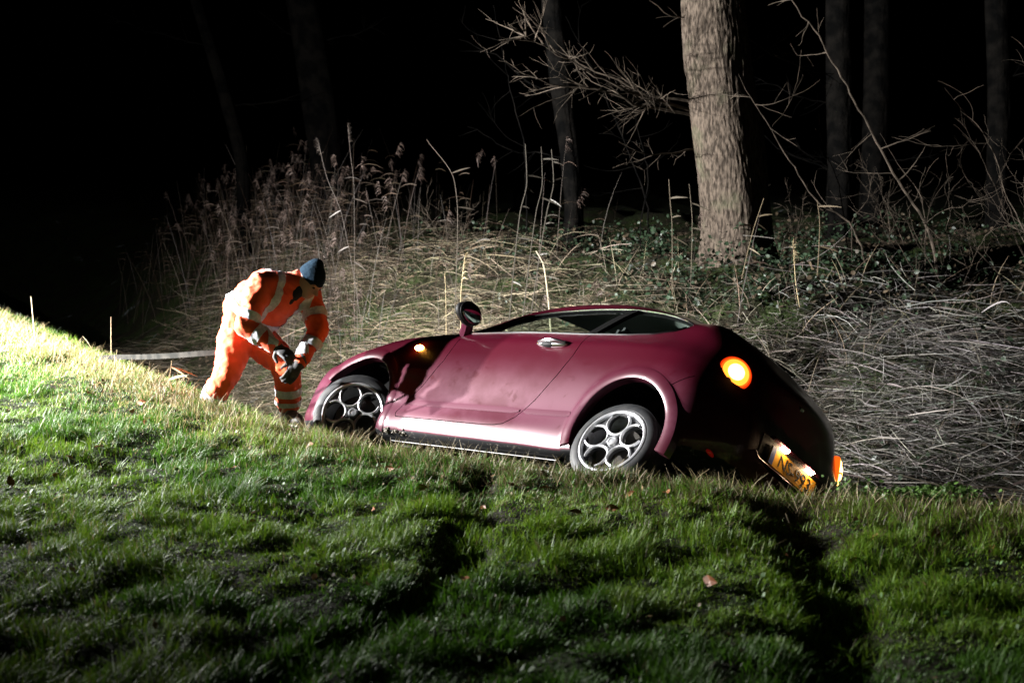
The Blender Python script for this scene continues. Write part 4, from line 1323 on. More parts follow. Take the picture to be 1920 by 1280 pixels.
# the big oak lit on its left side
oak, oorg, okeys = tree_from_pixels('oak_tree', [(1380, 500, 132), (1378, 440, 126), (1370, 360, 126), (1360, 280, 130), (1347, 190, 124), (1336, 110, 120), (1328, 0, 112)], 15.5, M['bark'],
    'thick oak trunk with ridged bark and low bare branches, standing above the car', ridge=.011, seg=200, rows=300, extra_top=3.5)
def limb(parent, org, start, end, r0, depth=2, mat=None, kids=(5, 8), wander=.16, name='limb', shrink=.42, up=.0, spread=.85):
    s = np.array(start); e = np.array(end); L = np.linalg.norm(e - s)
    paths, rads = [], []
    n = max(6, int(L / .12)); P = [s]; 
    off = np.cumsum(rng.normal(size=(n, 3)) * .018, axis=0)
    for i in range(1, n + 1):
        t = i / n
        P.append(s + (e - s) * t + off[i-1] * min(1, t * 3) * (1 if t < .95 else .8) + np.array([0, 0, -.06 * math.sin(math.pi * t)]))
    P = np.array(P); paths.append(P); rads.append(np.linspace(r0, .003, n + 1))
    if depth > 0:
        for k in range(int(rng.integers(kids[0], kids[1] + 1)) * 2):
            i = int(rng.integers(max(1, n // 7), n))
            d0 = unit(P[i+1] - P[i] if i < n else P[i] - P[i-1])
            dd = unit(d0 + rand_dir() * spread)
            grow(P[i], dd, L * shrink * rng.uniform(.35, 1.0) * (1 - .45 * i / n), max(.0022, r0 * .42), depth - 1, paths, rads, wander * 1.8, up + .01, (3, 5), .5, .07, 1.0)
    return branch_obj(name, paths, rads, mat or M['twig'], parent, org, 5)
D0 = 15.5
def lw(px, py, dz=0.): return np.array(world_at(px, py, D0 + dz))
limb(oak, oorg, lw(1296, 208, -.1), lw(955, 52, -1.6), .022, 2, kids=(11, 13), shrink=.36)
limb(oak, oorg, lw(1300, 216, -.1), lw(958, 128, -1.2), .020, 2, kids=(11, 13), shrink=.34)
limb(oak, oorg, lw(1292, 190, -.1), lw(1040, 95, -.6), .018, 2, kids=(5, 7), shrink=.36)
limb(oak, oorg, lw(1302, 280, -.1), lw(1170, 250, -.9), .013, 2, kids=(4, 6), shrink=.4)
limb(oak, oorg, lw(1320, 190, -.28), lw(1385, 175, -.7), .009, 1, kids=(2, 3))
limb(oak, oorg, lw(1345, 285, -.3), lw(1375, 215, -.6), .007, 1, kids=(1, 2))
limb(oak, oorg, lw(1310, 34, -.28), lw(1215, 2, -.7), .012, 1, kids=(2, 3))
limb(oak, oorg, lw(1318, 34, -.3), lw(1370, 2, -.6), .012, 1, kids=(2, 3))
limb(oak, oorg, lw(1380, 60, 0), lw(1560, 120, .6), .014, 2, kids=(4, 6))
limb(oak, oorg, lw(1385, 130, 0), lw(1500, 40, .4), .012, 2, kids=(4, 6))

# trunks deeper in the wood
bgt = [
 ([(1075, 405, 34), (1068, 300, 36), (1052, 180, 38), (1040, 80, 36), (1032, 0, 34)], 20.0, 'slim curved trunk in the dark wood left of the oak'),
 ([(1573, 470, 54), (1572, 330, 50), (1566, 200, 48), (1560, 0, 44)], 21.0, 'straight grey trunk behind the long leaning sapling'),
 ([(1632, 455, 46), (1634, 300, 48), (1634, 150, 46), (1632, 0, 44)], 24.5, 'dim trunk just right of the straight grey trunk'),
 ([(1868, 470, 42), (1866, 300, 44), (1860, 150, 42), (1850, 0, 40)], 22.0, 'dim trunk behind the twiggy shrub at the right edge'),
 ([(612, 330, 60), (600, 200, 62), (585, 80, 60), (572, 0, 58)], 24.0, 'faint dark trunk behind the reeds above the worker'),
 ([(455, 330, 24), (430, 200, 24), (400, 90, 22), (375, 0, 20)], 23.0, 'faint thin leaning trunk left of the worker in the dark'),
]
for pts, dp, lb in bgt:
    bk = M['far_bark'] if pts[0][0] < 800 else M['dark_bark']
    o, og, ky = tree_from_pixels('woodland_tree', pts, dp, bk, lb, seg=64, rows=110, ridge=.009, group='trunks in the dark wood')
    for k in range(3):
        t = rng.uniform(.35, .95); i = int(t * (len(ky) - 2)) + 1
        s = ky[i][:3]; sd = rng.choice([-1, 1])
        limb(o, og, s, s + np.array([sd * rng.uniform(.8, 1.8), rng.uniform(-.6, .3), rng.uniform(.1, .9)]), .014, 1, kids=(3, 5), mat=bk)

# saplings leaning to the left
def sapling(pts, depth, r0, label, kids=6, mat=None):
    K = np.array([np.array(world_at(px, py, depth + dz)) for px, py, dz in pts])
    gz = tz(K[0, 0], K[0, 1]); K = np.concatenate([[np.array([K[0, 0] + .02, K[0, 1], min(gz, K[0, 2]) - .1])], K])
    t = np.concatenate([[0], np.cumsum(np.linalg.norm(np.diff(K, axis=0), axis=1))])
    n = int(t[-1] / .10) + 4; P = pchip(t, K, np.linspace(0, t[-1], n))
    P[2:-1] += rng.normal(size=(n - 3, 3)) * .006
    og = np.array([K[0, 0], K[0, 1], gz])
    o = empty('sapling', tuple(og)); tag(o, label, 'sapling', 'saplings at the edge of the wood')
    branch_obj('stem', [P], [np.linspace(r0, r0 * .25, n)], mat or M['twig'], o, og, 7)
    for k in range(kids):
        i = int(rng.integers(n // 4, n - 2)); paths, rads = [], []
        d = unit((P[i+1] - P[i]) + rand_dir() * .8)
        grow(P[i], d, rng.uniform(.25, .75), r0 * .38, 1, paths, rads, .3, .04, (1, 3), .5, .06)
        branch_obj('twig', paths, rads, mat or M['twig'], o, og, 5)
sapling([(1757, 512, 0), (1750, 465, 0), (1735, 420, 0), (1690, 350, 0), (1640, 260, -.1), (1590, 165, -.2), (1535, 70, -.3), (1490, 10, -.4), (1470, -30, -.5)], 14.6, .019, 'long pale sapling leaning left across the wood', 9)
sapling([(1735, 420, 0), (1728, 370, 0), (1690, 318, .1), (1650, 250, .1)], 14.6, .008, 'short side shoot beside the long leaning sapling', 3)
sapling([(1624, 512, 0), (1615, 460, 0), (1595, 422, 0), (1530, 375, -.1), (1480, 300, -.2), (1440, 235, -.3), (1400, 170, -.4), (1385, 140, -.5)], 14.4, .012, 'thin sapling bowing left between oak and pale sapling', 7)
sapling([(1597, 422, .1), (1612, 395, .1), (1630, 365, .1), (1634, 330, .1)], 14.4, .006, 'small upright shoot at the foot of the bowing sapling', 2)
sapling([(1588, 460, 0), (1570, 340, 0), (1540, 260, 0), (1532, 175, 0)], 16.0, .008, 'thin dark sapling in front of the straight grey trunk', 6)
sapling([(985, 290, 0), (962, 190, 0), (945, 110, 0), (925, 10, 0)], 18.0, .012, 'thin dark sapling left of the oak branches', 4, M['dark_bark'])
sapling([(1215, 400, 0), (1180, 290, 0), (1120, 150, 0), (1060, 30, 0)], 18.5, .012, 'dark sapling crossing behind the oak branches', 5, M['dark_bark'])
sapling([(1200, 440, 0), (1215, 330, 0), (1195, 240, 0), (1185, 160, 0)], 17.0, .010, 'dark slender sapling just left of the oak', 5, M['dark_bark'])

# twiggy shrub at the right edge
def shrub(px, py, depth, label, n, size, r0=.012, lean=(0, 0)):
    b = np.array(world_at(px, py, depth)); gz = tz(b[0], b[1]); og = np.array([b[0], b[1], gz])
    o = empty('bare_shrub', tuple(og)); tag(o, label, 'shrub', 'bare shrubs on the far bank')
    for k in range(n):
        paths, rads = [], []
        d = unit(np.array([rng.normal() * .55 + lean[0], rng.normal() * .35 + lean[1], 1.0]))
        grow(og + np.array([rng.normal() * .12, rng.normal() * .12, -.05]), d, size * rng.uniform(.7, 1.15), r0 * rng.uniform(.6, 1.1), 2, paths, rads, .34, .01, (4, 6), .48, .07, 1.0)
        branch_obj('stem', paths, rads, M['twig'], o, og, 4)
shrub(1905, 520, 13.4, 'tall twiggy bare shrub at the right edge of the wood', 4, 2.0, lean=(-.25, 0))
shrub(1800, 505, 14.3, 'low twiggy shrub right of the long leaning sapling', 4, 1.1, .008)
shrub(1960, 420, 14.8, 'tangled bare shrub half outside the right edge', 4, 2.2, lean=(-.4, 0))
shrub(1690, 470, 17.5, 'dim twiggy shrub between the two grey trunks', 4, 1.3, .008)
shrub(860, 430, 17.5, 'dim bare shrub behind the flattened reeds', 5, .9, .006)
shrub(1460, 470, 16.8, 'low dark shrub just right of the oak root', 4, .8, .006)


# ------------------------------------------------------------------ grasses and ground cover (uncountable: one object each)
def ribbons(p, v1, v2, L, w, cols, levels=5, side=None, tipw=.25):
    """curved flat blades  P(t) = p + L (v1 t + v2 t^2)"""
    N = len(p); t = np.linspace(0, 1, levels)
    P = p[:, None, :] + L[:, None, None] * (v1[:, None, :] * t[None, :, None] + v2[:, None, :] * (t ** 2)[None, :, None])
    if side is None:
        r = rng.normal(size=(N, 3)); tan = v1 + v2 * .5
        side = np.cross(tan, r)
    side = side / (np.linalg.norm(side, axis=1)[:, None] + 1e-9)
    wt = np.interp(t, [0, .25, .6, 1], [.7, 1, .85, tipw])
    off = side[:, None, :] * (w[:, None] * wt[None, :] * .5)[:, :, None]
    V = np.stack([P - off, P + off], 2).reshape(-1, 3)                # N, levels, 2
    b = np.arange(N)[:, None] * (levels * 2) + np.arange(levels - 1)[None, :] * 2
    Q = np.stack([b, b + 1, b + 3, b + 2], -1).reshape(-1, 4)
    C = np.repeat(cols, levels * 2, axis=0)
    return V, Q, C
def merge(parts):
    V = []; Q = []; C = []; o = 0
    for v, q, c in parts:
        V.append(v); Q.append(q + o); C.append(c); o += len(v)
    return np.concatenate(V), np.concatenate(Q), np.concatenate(C)
def ribbon_obj(name, parts, mat):
    V, Q, C = merge(parts)
    me = fast_mesh(name, V, Q.ravel(), np.arange(len(Q)) * 4, np.full(len(Q), 4), mat, C)
    return link(name, me, smooth=False)
def scatter(n, xr, yr, keep):
    x = rng.uniform(*xr, n); y = rng.uniform(*yr, n)
    z, d, s, rm = terrain(x, y, True)
    k = keep(x, y, d, rm)
    return x[k], y[k], z[k], d[k]
def norm_rows(a): return a / (np.linalg.norm(a, axis=1)[:, None] + 1e-9)
def frustum(x, y, pad=1.0): return np.abs(x) < y * .36 + pad

# --- mown verge grass
def grass_field():
    def keep(x, y, d, rm):
        vis = frustum(x, y, 1.3) & (d < 1.5)
        clump = fbm(x * 4.2, y * 4.2, 41, 3)
        bare = sstep(.26, .38, clump) * (1 - .8 * sstep(.35, .9, rm)) * (1 - .55 * sstep(.62, .78, fbm(x * .9 + 7, y * .9, 51, 2)) * (x < -.6))
        dens = np.interp(y, [3.8, 7, 10, 16], [1, 1, .7, .45]) * np.interp(d, [-.2, .6, 1.5], [1, .7, .15])
        return vis & (rng.uniform(size=len(x)) < (.46 + .54 * bare) * dens)
    x, y, z, d = scatter(1380000, (-7.5, 4.2), (3.9, 16.5), keep)
    N = len(x)
    crest = np.clip(np.exp(-((d + .1) / np.interp(x, [-2, 0], [.5, .8])) ** 2) * np.interp(x, [-6, -2.5, -.5, .5, 3], [.95, .65, .55, .85, .95]), 0, 1)
    tuft = fbm(x * 6.0, y * 6.0, 61, 3)
    h = (.017 + .055 * sstep(.35, .72, tuft)) * rng.uniform(.55, 1.25, N) * (1 + .25 * crest)
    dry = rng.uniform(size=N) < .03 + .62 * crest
    g1 = np.array([.068, .160, .011]); g2 = np.array([.140, .215, .016]); g3 = np.array([.036, .098, .008])
    k = rng.uniform(size=(N, 1)); m = fbm(x * .8, y * .8, 71, 2)[:, None]
    c = g1 * (1 - k) + np.where(m > .5, g2, g3) * k
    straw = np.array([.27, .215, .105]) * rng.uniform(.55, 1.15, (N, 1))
    straw = straw * np.interp(x, [-4.5, -2.2, -1, 1], [1.9, 1.4, .7, .36])[:, None]  # left straw lightened to paint the lamp's glare; right straw browner
    frost = (rng.uniform(size=N) < .16 * sstep(-.4, -2.2, x) * (.3 + sstep(.45, .65, fbm(x * 1.5, y * 1.5, 77, 2)))) & ~dry
    c = np.where(frost[:, None], np.array([.34, .38, .29]), c)
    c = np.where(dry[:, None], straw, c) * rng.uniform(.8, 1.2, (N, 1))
    az = rng.uniform(0, 2 * math.pi, N)
    flow = (fbm(x * 1.3, y * 1.3, 81, 2) - .5) * 9
    az = np.where(rng.uniform(size=N) < .25, flow, az)
    lean = rng.uniform(.1, .9, N)
    hd = np.stack([np.cos(az), np.sin(az), np.zeros(N)], 1)
    v1 = norm_rows(hd * (lean * .45)[:, None] + np.array([0, 0, 1.]))
    v2 = hd * (lean * .75)[:, None] + np.array([0, 0, -.35]) * lean[:, None]
    p = np.stack([x, y, z - .008], 1)
    ok = ~in_car(p + np.array([0, 0, .05]), .01)
    sd = np.stack([-np.sin(az), np.cos(az), np.zeros(N)], 1) + rng.normal(size=(N, 3)) * .35
    w = rng.uniform(.0026, .0062, N)
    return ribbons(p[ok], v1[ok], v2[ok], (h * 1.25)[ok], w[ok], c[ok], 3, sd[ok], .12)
tag(ribbon_obj('grass', [grass_field()], M['grass']), 'short green and straw coloured grass covering the verge', 'grass', kind='stuff')

# --- clover and small broad leaved weeds among the grass, torn brown bits near the edge
def verge_weeds():
    def keep(x, y, d, rm): return frustum(x, y, .6) & (d < .5) & (rng.uniform(size=len(x)) < sstep(.45, .7, fbm(x * 1.7, y * 1.7, 151, 3)))
    x, y, z, d = scatter(26000, (-6.5, 3.8), (4, 15), keep)
    N = len(x); p = np.stack([x, y, z + rng.uniform(.008, .045, N)], 1); ok = ~in_car(p, .02)
    brown = rng.uniform(size=(N, 1)) < (.12 + .55 * np.exp(-(d / .5) ** 2))[:, None]
    c = np.where(brown, np.array([.11, .065, .03]), np.array([.045, .105, .018])) * rng.uniform(.4, 1.4, (N, 1))
    return leaf_mesh('verge_weeds', p[ok], rng.uniform(.010, .030, N)[ok], norm_rows(rng.normal(size=(N, 3)) * .5 + np.array([0, -.1, .8]))[ok], c[ok], M['straw'])
def norm_rows(a): return a / (np.linalg.norm(a, axis=1)[:, None] + 1e-9)

# --- stubble and thin dead stems along the ditch edge
def edge_stems():
    def keep(x, y, d, rm): return frustum(x, y, .6) & (d > -.55) & (d < .75) & (rng.uniform(size=len(x)) < np.exp(-((d - .05) / .35) ** 2))
    x, y, z, d = scatter(60000, (-6.5, 3.6), (5.8, 15.5), keep)
    N = len(x); p = np.stack([x, y, z], 1); p_ok = ~in_car(p + np.array([0, 0, .06]), .02)
    hd = norm_rows(np.stack([rng.normal(size=N), rng.normal(size=N), np.zeros(N)], 1))
    v1 = norm_rows(hd * .35 + np.array([0, 0, 1.])); v2 = hd * rng.uniform(0, .6, (N, 1))
    c = np.array([.26, .205, .11]) * rng.uniform(.4, 1.2, (N, 1))
    L = rng.uniform(.05, .15, N)
    return ribbons(p[p_ok], v1[p_ok], v2[p_ok], L[p_ok], rng.uniform(.002, .0042, N)[p_ok], c[p_ok], 4)
tag(ribbon_obj('stubble', [edge_stems()], M['straw']), 'dry pale stubble fringing the edge of the ditch', 'stubble', kind='stuff')

STRAW = np.array([.28, .225, .150])
def straw_cols(N, lo=.35, hi=1.15, red=.0, x=None):
    c = STRAW * rng.uniform(lo, hi, (N, 1))
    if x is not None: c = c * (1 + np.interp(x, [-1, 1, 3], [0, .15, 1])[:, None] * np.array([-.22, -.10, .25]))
    c = c * (1 + rng.normal(size=(N, 3)) * .05)
    c[:, 1:] *= 1 - red
    return np.clip(c, .01, .8)

# --- flattened dead reeds on the far bank
def thatch():
    parts = []
    def keep(x, y, d, rm):
        clump = fbm(x * .9, y * .9, 101, 2)
        dens = np.interp(d, [2.6, 3.2, 4.0, 5.6, 6.4, 7.6], [.1, .7, 1, 1, .22, .02])
        dens = np.where((x > 2.3) & (d > .7) & (d < 4), .8, dens)
        right = np.interp(x, [-4, -1.5, 0, 3.2, 5], [.4, .6, 1, .85, .75])
        return frustum(x, y, .9) & (d > np.where(x > 2.3, .7, 2.6)) & (d < 9) & (rng.uniform(size=len(x)) < dens * right * sstep(.2, .5, clump))
    x, y, z, d = scatter(230000, (-9, 7), (7, 23), keep)
    N = len(x)
    p = np.stack([x, y, z + rng.uniform(0, 1, N) ** 2 * .30], 1)
    base_az = math.pi * .08 + (fbm(x * .7, y * .7, 111, 2) - .5) * 5
    az = base_az + rng.normal(size=N) * .55
    az = np.where(rng.uniform(size=N) < .3, rng.uniform(0, 6.28, N), az)
    hd = np.stack([np.cos(az), np.sin(az) * .7, np.zeros(N)], 1)
    rise = rng.normal(size=N) * .22 + .10
    v1 = norm_rows(hd + np.array([0, 0, 1.]) * rise[:, None])
    v2 = np.array([0, 0, -1.]) * (rise * .8 + rng.uniform(0, .25, N))[:, None] + rng.normal(size=(N, 3)) * .20
    L = rng.uniform(.10, .80, N) * np.where(rng.uniform(size=N) < .2, 1.5, 1)
    w = rng.uniform(.0025, .009, N) * np.where(rng.uniform(size=N) < .1, 1.8, 1)
    ok = np.ones(N, bool)
    for t in (0, .33, .66, 1): ok &= ~in_car(p + L[:, None] * (v1 * t + v2 * t * t), .04)
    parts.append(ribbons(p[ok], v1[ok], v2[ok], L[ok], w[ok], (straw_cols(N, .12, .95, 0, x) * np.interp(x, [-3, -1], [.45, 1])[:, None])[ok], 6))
    # broken fine chaff filling the mat
    x, y, z, d = scatter(380000, (-7, 7), (7, 20), keep)
    N = len(x); p = np.stack([x, y, z + rng.uniform(0, 1, N) ** 1.5 * .22], 1)
    v1 = norm_rows(rng.normal(size=(N, 3)) * np.array([1, .7, .45])); v2 = rng.normal(size=(N, 3)) * .25
    ok = ~in_car(p, .10); L = rng.uniform(.04, .22, N)
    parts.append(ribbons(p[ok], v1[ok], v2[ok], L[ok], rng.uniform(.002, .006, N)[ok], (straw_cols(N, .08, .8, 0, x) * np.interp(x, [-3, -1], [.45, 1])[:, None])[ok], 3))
    return parts
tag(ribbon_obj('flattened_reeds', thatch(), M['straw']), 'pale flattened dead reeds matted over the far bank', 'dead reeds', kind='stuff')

# --- standing reeds in the dark behind the worker, with plumes
def reed_stand():
    parts = []
    def keep(x, y, d, rm):
        px = 960 + x / y * FPX
        dens = np.interp(px, [-200, 250, 390, 430, 620, 720, 950, 1300], [.25, .3, .6, 1, .9, .25, .05, .02])
        return frustum(x, y, .8) & (d > 4.3) & (d < 9.5) & (rng.uniform(size=len(x)) < dens * np.interp(d, [4.3, 5.2, 8, 9.5], [.5, 1, .6, .2]))
    x, y, z, d = scatter(14000, (-11, 3), (9, 27), keep)
    N = len(x); p = np.stack([x, y, z - .05], 1)
    hd = norm_rows(np.stack([rng.normal(size=N) + .25, rng.normal(size=N) * .6, np.zeros(N)], 1))
    v1 = norm_rows(hd * rng.uniform(0, .22, (N, 1)) + np.array([0, 0, 1.])); v2 = hd * rng.uniform(0, .22, (N, 1)) + np.array([0, 0, -.05])
    L = rng.uniform(.6, 1.55, N) * np.where(rng.uniform(size=N) < .12, 1.35, 1)
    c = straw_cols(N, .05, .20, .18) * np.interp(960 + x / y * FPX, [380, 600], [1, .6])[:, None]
    ok = ~in_car(p, .1)
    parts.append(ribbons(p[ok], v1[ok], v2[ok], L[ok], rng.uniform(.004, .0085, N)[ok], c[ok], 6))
    # leaf flags
    M_ = 2200; i = rng.integers(0, N, M_); t = rng.uniform(.35, .95, M_)[:, None]
    q = p[i] + L[i][:, None] * (v1[i] * t + v2[i] * t * t)
    hd2 = norm_rows(np.stack([rng.normal(size=M_), rng.normal(size=M_), np.zeros(M_)], 1))
    k2 = ~in_car(q, .1)
    parts.append(ribbons(q[k2], norm_rows(hd2 + np.array([0, 0, .4]))[k2], np.tile([0, 0, -.5], (M_, 1))[k2] + 0 * hd2[k2], rng.uniform(.12, .34, M_)[k2], rng.uniform(.006, .014, M_)[k2], straw_cols(M_, .07, .25, .14)[k2], 4))
    # plumes
    tall = np.where((L > 1.25) & ok)[0][:170]
    for j in tall:
        tip = p[j] + L[j] * (v1[j] + v2[j]); K = 34
        b = tip - (v1[j] + v2[j] * 2) * rng.uniform(0, .16, (K, 1))
        dd = norm_rows(rng.normal(size=(K, 3)) * .6 + hd[j] * .9 + np.array([0, 0, .25]))
        parts.append(ribbons(b, dd, np.tile([0, 0, -.7], (K, 1)).astype(float), rng.uniform(.03, .085, K), rng.uniform(.003, .008, K), np.array([.075, .052, .043]) * rng.uniform(.6, 1.1, (K, 1)), 3))
    return parts
tag(ribbon_obj('standing_reeds', reed_stand(), M['straw']), 'stand of tall brown dead reeds with feathery plumes behind the worker', 'reeds', kind='stuff')

# --- upright dead stems and nettle stalks across the bank at the right
def bank_stems():
    def keep(x, y, d, rm): return frustum(x, y, .8) & (d > np.where(x > 2.3, .8, 3.0)) & (d < 7.6) & (rng.uniform(size=len(x)) < np.interp(x, [-3, 0, 2, 5], [.25, .5, 1, 1]))
    x, y, z, d = scatter(4200, (-4, 7), (7, 18), keep)
    N = len(x); p = np.stack([x, y, z - .02], 1)
    hd = norm_rows(np.stack([rng.normal(size=N), rng.normal(size=N) * .6, np.zeros(N)], 1))
    v1 = norm_rows(hd * rng.uniform(0, .7, (N, 1)) + np.array([0, 0, 1.])); v2 = hd * rng.uniform(0, .6, (N, 1)) - np.array([0, 0, .12])
    L = rng.uniform(.15, .6, N); ok = np.ones(N, bool)
    for t in (0, .5, 1): ok &= ~in_car(p + L[:, None] * (v1 * t + v2 * t * t), .05)
    return ribbons(p[ok], v1[ok], v2[ok], L[ok], rng.uniform(.003, .008, N)[ok], straw_cols(N, .15, .7)[ok], 5)
tag(ribbon_obj('dry_stalks', [bank_stems()], M['straw']), 'thin dry stalks poking up all over the far bank', 'dead stalks', kind='stuff')

# --- ivy and bramble leaves round the oak root and over the right bank
def leaf_mesh(name, p, size, nrm, cols, mat):
    N = len(p); a = norm_rows(np.cross(nrm, rng.normal(size=(N, 3)))); b = np.cross(nrm, a)
    sh = np.array([(0, -.5, 0), (.34, -.22, .06), (.40, .10, .02), (.0, .55, -.10), (-.40, .10, .02), (-.34, -.22, .06)])
    V = (p[:, None, :] + size[:, None, None] * (a[:, None, :] * sh[None, :, 0:1] + b[:, None, :] * sh[None, :, 1:2] + nrm[:, None, :] * sh[None, :, 2:3])).reshape(-1, 3)
    base = np.arange(N)[:, None] * 6
    Q = np.concatenate([base + np.array([0, 1, 2, 3]), base + np.array([0, 3, 4, 5])], 0)
    me = fast_mesh(name, V, Q.ravel(), np.arange(len(Q)) * 4, np.full(len(Q), 4), mat, np.repeat(cols, 6, axis=0))
    return link(name, me, smooth=False)
def ivy():
    def keep(x, y, d, rm):
        px = 960 + x / y * FPX
        cl = fbm(x * .8, y * .8, 131, 2)
        zone = np.interp(px, [700, 1000, 1250, 1500, 2100], [.05, .2, .7, .9, 1]) * np.interp(d, [3.2, 4.5, 6.5, 7.5, 10, 13], [.3, .35, .55, 1, 1, .2])
        return frustum(x, y, .9) & (d > 3.2) & (rng.uniform(size=len(x)) < zone * sstep(.33, .62, cl))
    x, y, z, d = scatter(95000, (-3, 8), (7.5, 21), keep)
    N = len(x); hh = rng.uniform(0, 1, N) ** 1.5 * (.10 + .38 * sstep(.4, .75, fbm(x * 1.3, y * 1.3, 141, 2)))
    p = np.stack([x, y, z + hh], 1); ok = ~in_car(p, .05)
    nrm_ = norm_rows(rng.normal(size=(N, 3)) * .6 + np.array([0, -.3, .7]))
    c = np.where(rng.uniform(size=(N, 1)) < .12, np.array([.045, .034, .022]), np.array([.014, .025, .013])) * rng.uniform(.5, 1.7, (N, 1))
    return leaf_mesh('ivy', p[ok], rng.uniform(.025, .062, N)[ok], nrm_[ok], c[ok], M['ivy'])
tag(ivy(), 'dark glossy ivy and bramble leaves covering the bank round the oak', 'ivy', kind='stuff')
tag(verge_weeds(), 'clover, small weeds and brown leaf bits scattered among the verge grass', 'weeds', kind='stuff')
# fresh green weeds beside the right tail lamp
def weeds():
    c0 = np.array([flat_at(1680, 935), flat_at(1840, 940), flat_at(1760, 945)]); P = []
    for c_ in c0:
        n = 900; x = c_[0] + rng.normal(size=n) * .13 + .0; y = c_[1] + .35 + rng.normal(size=n) * .12
        P.append(np.stack([x, y, terrain(x, y) + rng.uniform(0, .14, n)], 1))
    P = np.concatenate(P); N = len(P); ok = ~in_car(P, .01)
    return leaf_mesh('green_weeds', P[ok], rng.uniform(.012, .030, N)[ok], norm_rows(rng.normal(size=(N, 3)) * .5 + np.array([0, -.2, .8]))[ok], (np.array([.05, .10, .02]) * rng.uniform(.6, 1.4, (N, 1)))[ok], M['ivy'])
tag(weeds(), 'low fresh green weeds beside the right tail lamp', 'weeds', kind='stuff')

# --- leaf litter on the far bank floor
def litter():
    def keep(x, y, d, rm): return frustum(x, y, .9) & (d > 3.5)
    x, y, z, d = scatter(30000, (-6, 8), (8, 24), keep)
    N = len(x); p = np.stack([x, y, z + rng.uniform(.0, .03, N)], 1); ok = ~in_car(p, .05)
    c = np.array([.06, .044, .03]) * rng.uniform(.3, 1.5, (N, 1))
    return leaf_mesh('leaf_litter', p[ok], rng.uniform(.03, .07, N)[ok], norm_rows(rng.normal(size=(N, 3)) * .35 + np.array([0, 0, 1.]))[ok], c[ok], M['straw'])
tag(litter(), 'brown leaf litter on the floor of the wood', 'leaf litter', kind='stuff')

# ------------------------------------------------------------------ single stalks that stand out
def stalk(pts, depth, r0, label, leaves=0, plume=False, matc=(.42, .33, .19), leafdir=1):
    K = np.array([np.array(world_at(px, py, depth)) for px, py in pts])
    gz = tz(K[0, 0], K[0, 1]); og = np.array([K[0, 0], K[0, 1], min(gz, K[0, 2])])
    K[0, 2] = min(K[0, 2], gz - .01)
    t = np.concatenate([[0], np.cumsum(np.linalg.norm(np.diff(K, axis=0), axis=1))]); n = max(6, int(t[-1] / .06))
    P = pchip(t, K, np.linspace(0, t[-1], n))
    o = empty('reed_stalk', tuple(og)); tag(o, label, 'reed', 'single reed stalks')
    m = material('stalk_straw', matc, .6)
    branch_obj('stem', [P], [np.linspace(r0, r0 * .5, n)], m, o, og, 5)
    for k in range(leaves):
        i = int(n * (.40 + .55 * (k + rng.uniform(0, .9)) / max(1, leaves))); b = P[min(i, n-1)]
        d = unit(np.array([leafdir * rng.uniform(.6, 1), rng.normal() * .4, rng.uniform(-.35, .45)]))
        L = rng.uniform(.08, .24); v = []; f = []
        for j, tt_ in enumerate(np.linspace(0, 1, 5)):
            c_ = b + d * L * tt_ + np.array([0, 0, -.03 * tt_ ** 2]); w_ = .007 * math.sin(math.pi * min(1, .15 + tt_ * .85)) + .001
            v += [c_ + np.array([0, .0, w_]) - og, c_ - np.array([0, 0, w_]) - og]
        for j in range(4): f.append((j*2, j*2+1, j*2+3, j*2+2))
        mk('blade', v, f, m, o)
    if plume:
        K_ = 70; tip = P[-1]; ax_ = unit(P[-1] - P[-2]); b = tip - ax_ * rng.uniform(-.03, .20, (K_, 1))
        dd = norm_rows(rng.normal(size=(K_, 3)) * .35 + np.array([.45 * leafdir, 0, .1]) + ax_ * .7)
        V, Q, C = ribbons(b, dd, np.tile([0, 0, -.5], (K_, 1)).astype(float), rng.uniform(.03, .09, K_), rng.uniform(.002, .005, K_), np.tile(np.array(matc) * .8, (K_, 1)) * rng.uniform(.7, 1.2, (K_, 1)), 3)
        me = fast_mesh('plume', V - og, Q.ravel(), np.arange(len(Q)) * 4, np.full(len(Q), 4), M['straw'], C)
        pl = link('plume', me, smooth=False, parent=o); pl['kind'] = 'stuff'
stalk([(66, 640), (62, 600), (58, 556)], 12.6, .006, 'single pale stalk on the bright crest at far left')
stalk([(209, 690), (208, 640), (208, 594)], 12.9, .003, 'hair thin stalk above the strap at left')
stalk([(183, 660), (165, 642), (155, 630)], 13.0, .003, 'short bent straw at the left end of the strap')
stalk([(312, 735), (318, 705), (322, 676)], 10.6, .004, 'withered seed stalk on the crest left of the worker', 3)
stalk([(862, 620), (864, 560), (868, 510), (872, 482)], 11.6, .006, 'plumed reed standing right behind the wing mirror', 0, True)
stalk([(838, 610), (836, 560), (834, 512)], 11.8, .004, 'bare straw just left of the plumed reed')
stalk([(945, 470), (975, 400), (988, 340), (985, 270)], 14.0, .007, 'left of three reeds with flag leaves near the oak', 6, matc=(.038, .032, .024))
stalk([(970, 470), (1005, 400), (1017, 340), (1015, 275)], 14.1, .007, 'middle of three reeds with flag leaves near the oak', 6, matc=(.038, .032, .024))
stalk([(985, 480), (1025, 400), (1038, 340), (1034, 280)], 14.2, .007, 'right of three reeds with flag leaves near the oak', 6, matc=(.038, .032, .024))
stalk([(1262, 470), (1260, 420), (1256, 370), (1254, 336)], 14.3, .006, 'upright reed with side blades left of the oak root', 4, matc=(.065, .052, .034))
stalk([(1296, 470), (1298, 420), (1292, 345)], 14.4, .005, 'thin reed touching the left side of the oak', 2, matc=(.07, .058, .04))
stalk([(1388, 520), (1410, 440), (1432, 372)], 14.2, .005, 'pale reed crossing the foot of the oak trunk', 3, matc=(.13, .10, .06))
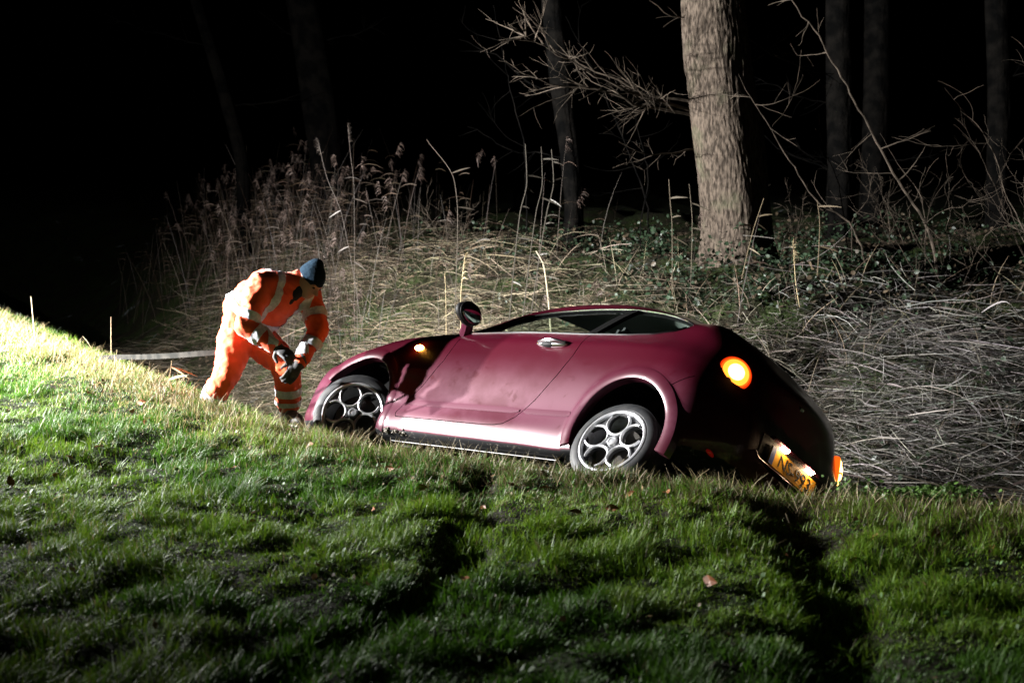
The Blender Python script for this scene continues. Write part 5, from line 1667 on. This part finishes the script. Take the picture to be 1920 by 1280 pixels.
stalk([(1533, 500), (1537, 420), (1532, 375)], 14.0, .006, 'tan reed between the oak and the grey trunk', 2, matc=(.085, .062, .035))
stalk([(1500, 575), (1492, 530), (1487, 455)], 13.2, .004, 'reed with small brown plume right of the oak', 0, True)
stalk([(845, 470), (858, 400), (852, 340), (800, 262)], 15.0, .005, 'thin kinked reed in the dark above the mirror', 3, matc=(.05, .04, .03))
stalk([(690, 500), (640, 400), (612, 330), (596, 262)], 16.4, .0035, 'tallest plumed reed above the worker', 2, True, (.045, .034, .027), -1)
stalk([(662, 440), (664, 360), (656, 280), (652, 235)], 16.6, .0035, 'tall straight plumed reed right of the worker', 2, True, (.045, .034, .027))
stalk([(1040, 530), (1020, 500), (1005, 470)], 13.6, .010, 'broken pale stick poking out of the flattened reeds', matc=(.4, .34, .24))
stalk([(1745, 905), (1790, 900), (1812, 918)], 8.6, .007, 'curved pale twig lying right of the tail lamp', matc=(.4, .34, .24))

# ------------------------------------------------------------------ fallen leaves on the verge
lm = []
for k in range(3):
    vs = [(0, -.5, 0), (.22, -.3, .05), (.30, 0, .09), (.2, .3, .04), (0, .55, -.04), (-.2, .3, .06), (-.32, 0, .10), (-.2, -.3, .03)]
    vs = [(x * (1 + .1 * rng.normal()), y, z + .04 * rng.normal()) for x, y, z in vs] + [(0, 0, -.03)]
    fs = [(i, (i + 1) % 8, 8) for i in range(8)]
    me = bpy.data.meshes.new('fallen_leaf'); me.from_pydata(vs, [], fs); me.update(); me.materials.append(M['leaf']); lm.append(me)
spots = [(265, 768), (272, 805), (248, 778), (105, 876), (20, 908), (62, 935), (345, 838), (278, 790), (437, 872), (455, 845), (515, 860), (580, 835), (602, 838), (648, 858), (850, 1112), (1330, 1100), (1148, 965), (1080, 970), (290, 1190), (245, 935), (470, 985), (1755, 995), (1640, 1010), (1600, 1040), (1860, 1015), (730, 870), (790, 905), (905, 915), (960, 900), (1020, 905), (1180, 920), (1250, 925), (130, 860), (185, 845), (390, 900), (700, 960), (870, 1085), (1480, 1015)]
for i, (px, py) in enumerate(spots):
    q = flat_at(px, py, .03); o = bpy.data.objects.new('fallen_leaf', lm[i % 3]); col.objects.link(o)
    o.location = (q[0], q[1], tz(q[0], q[1]) + .035); s_ = rng.uniform(.045, .075); o.scale = (s_, s_, s_)
    o.rotation_euler = (rng.normal() * .5, rng.normal() * .5 + .3, rng.uniform(0, 6.28))
    tag(o, 'small brown dead leaf lying on the grass verge', 'leaf', 'fallen leaves on the verge')
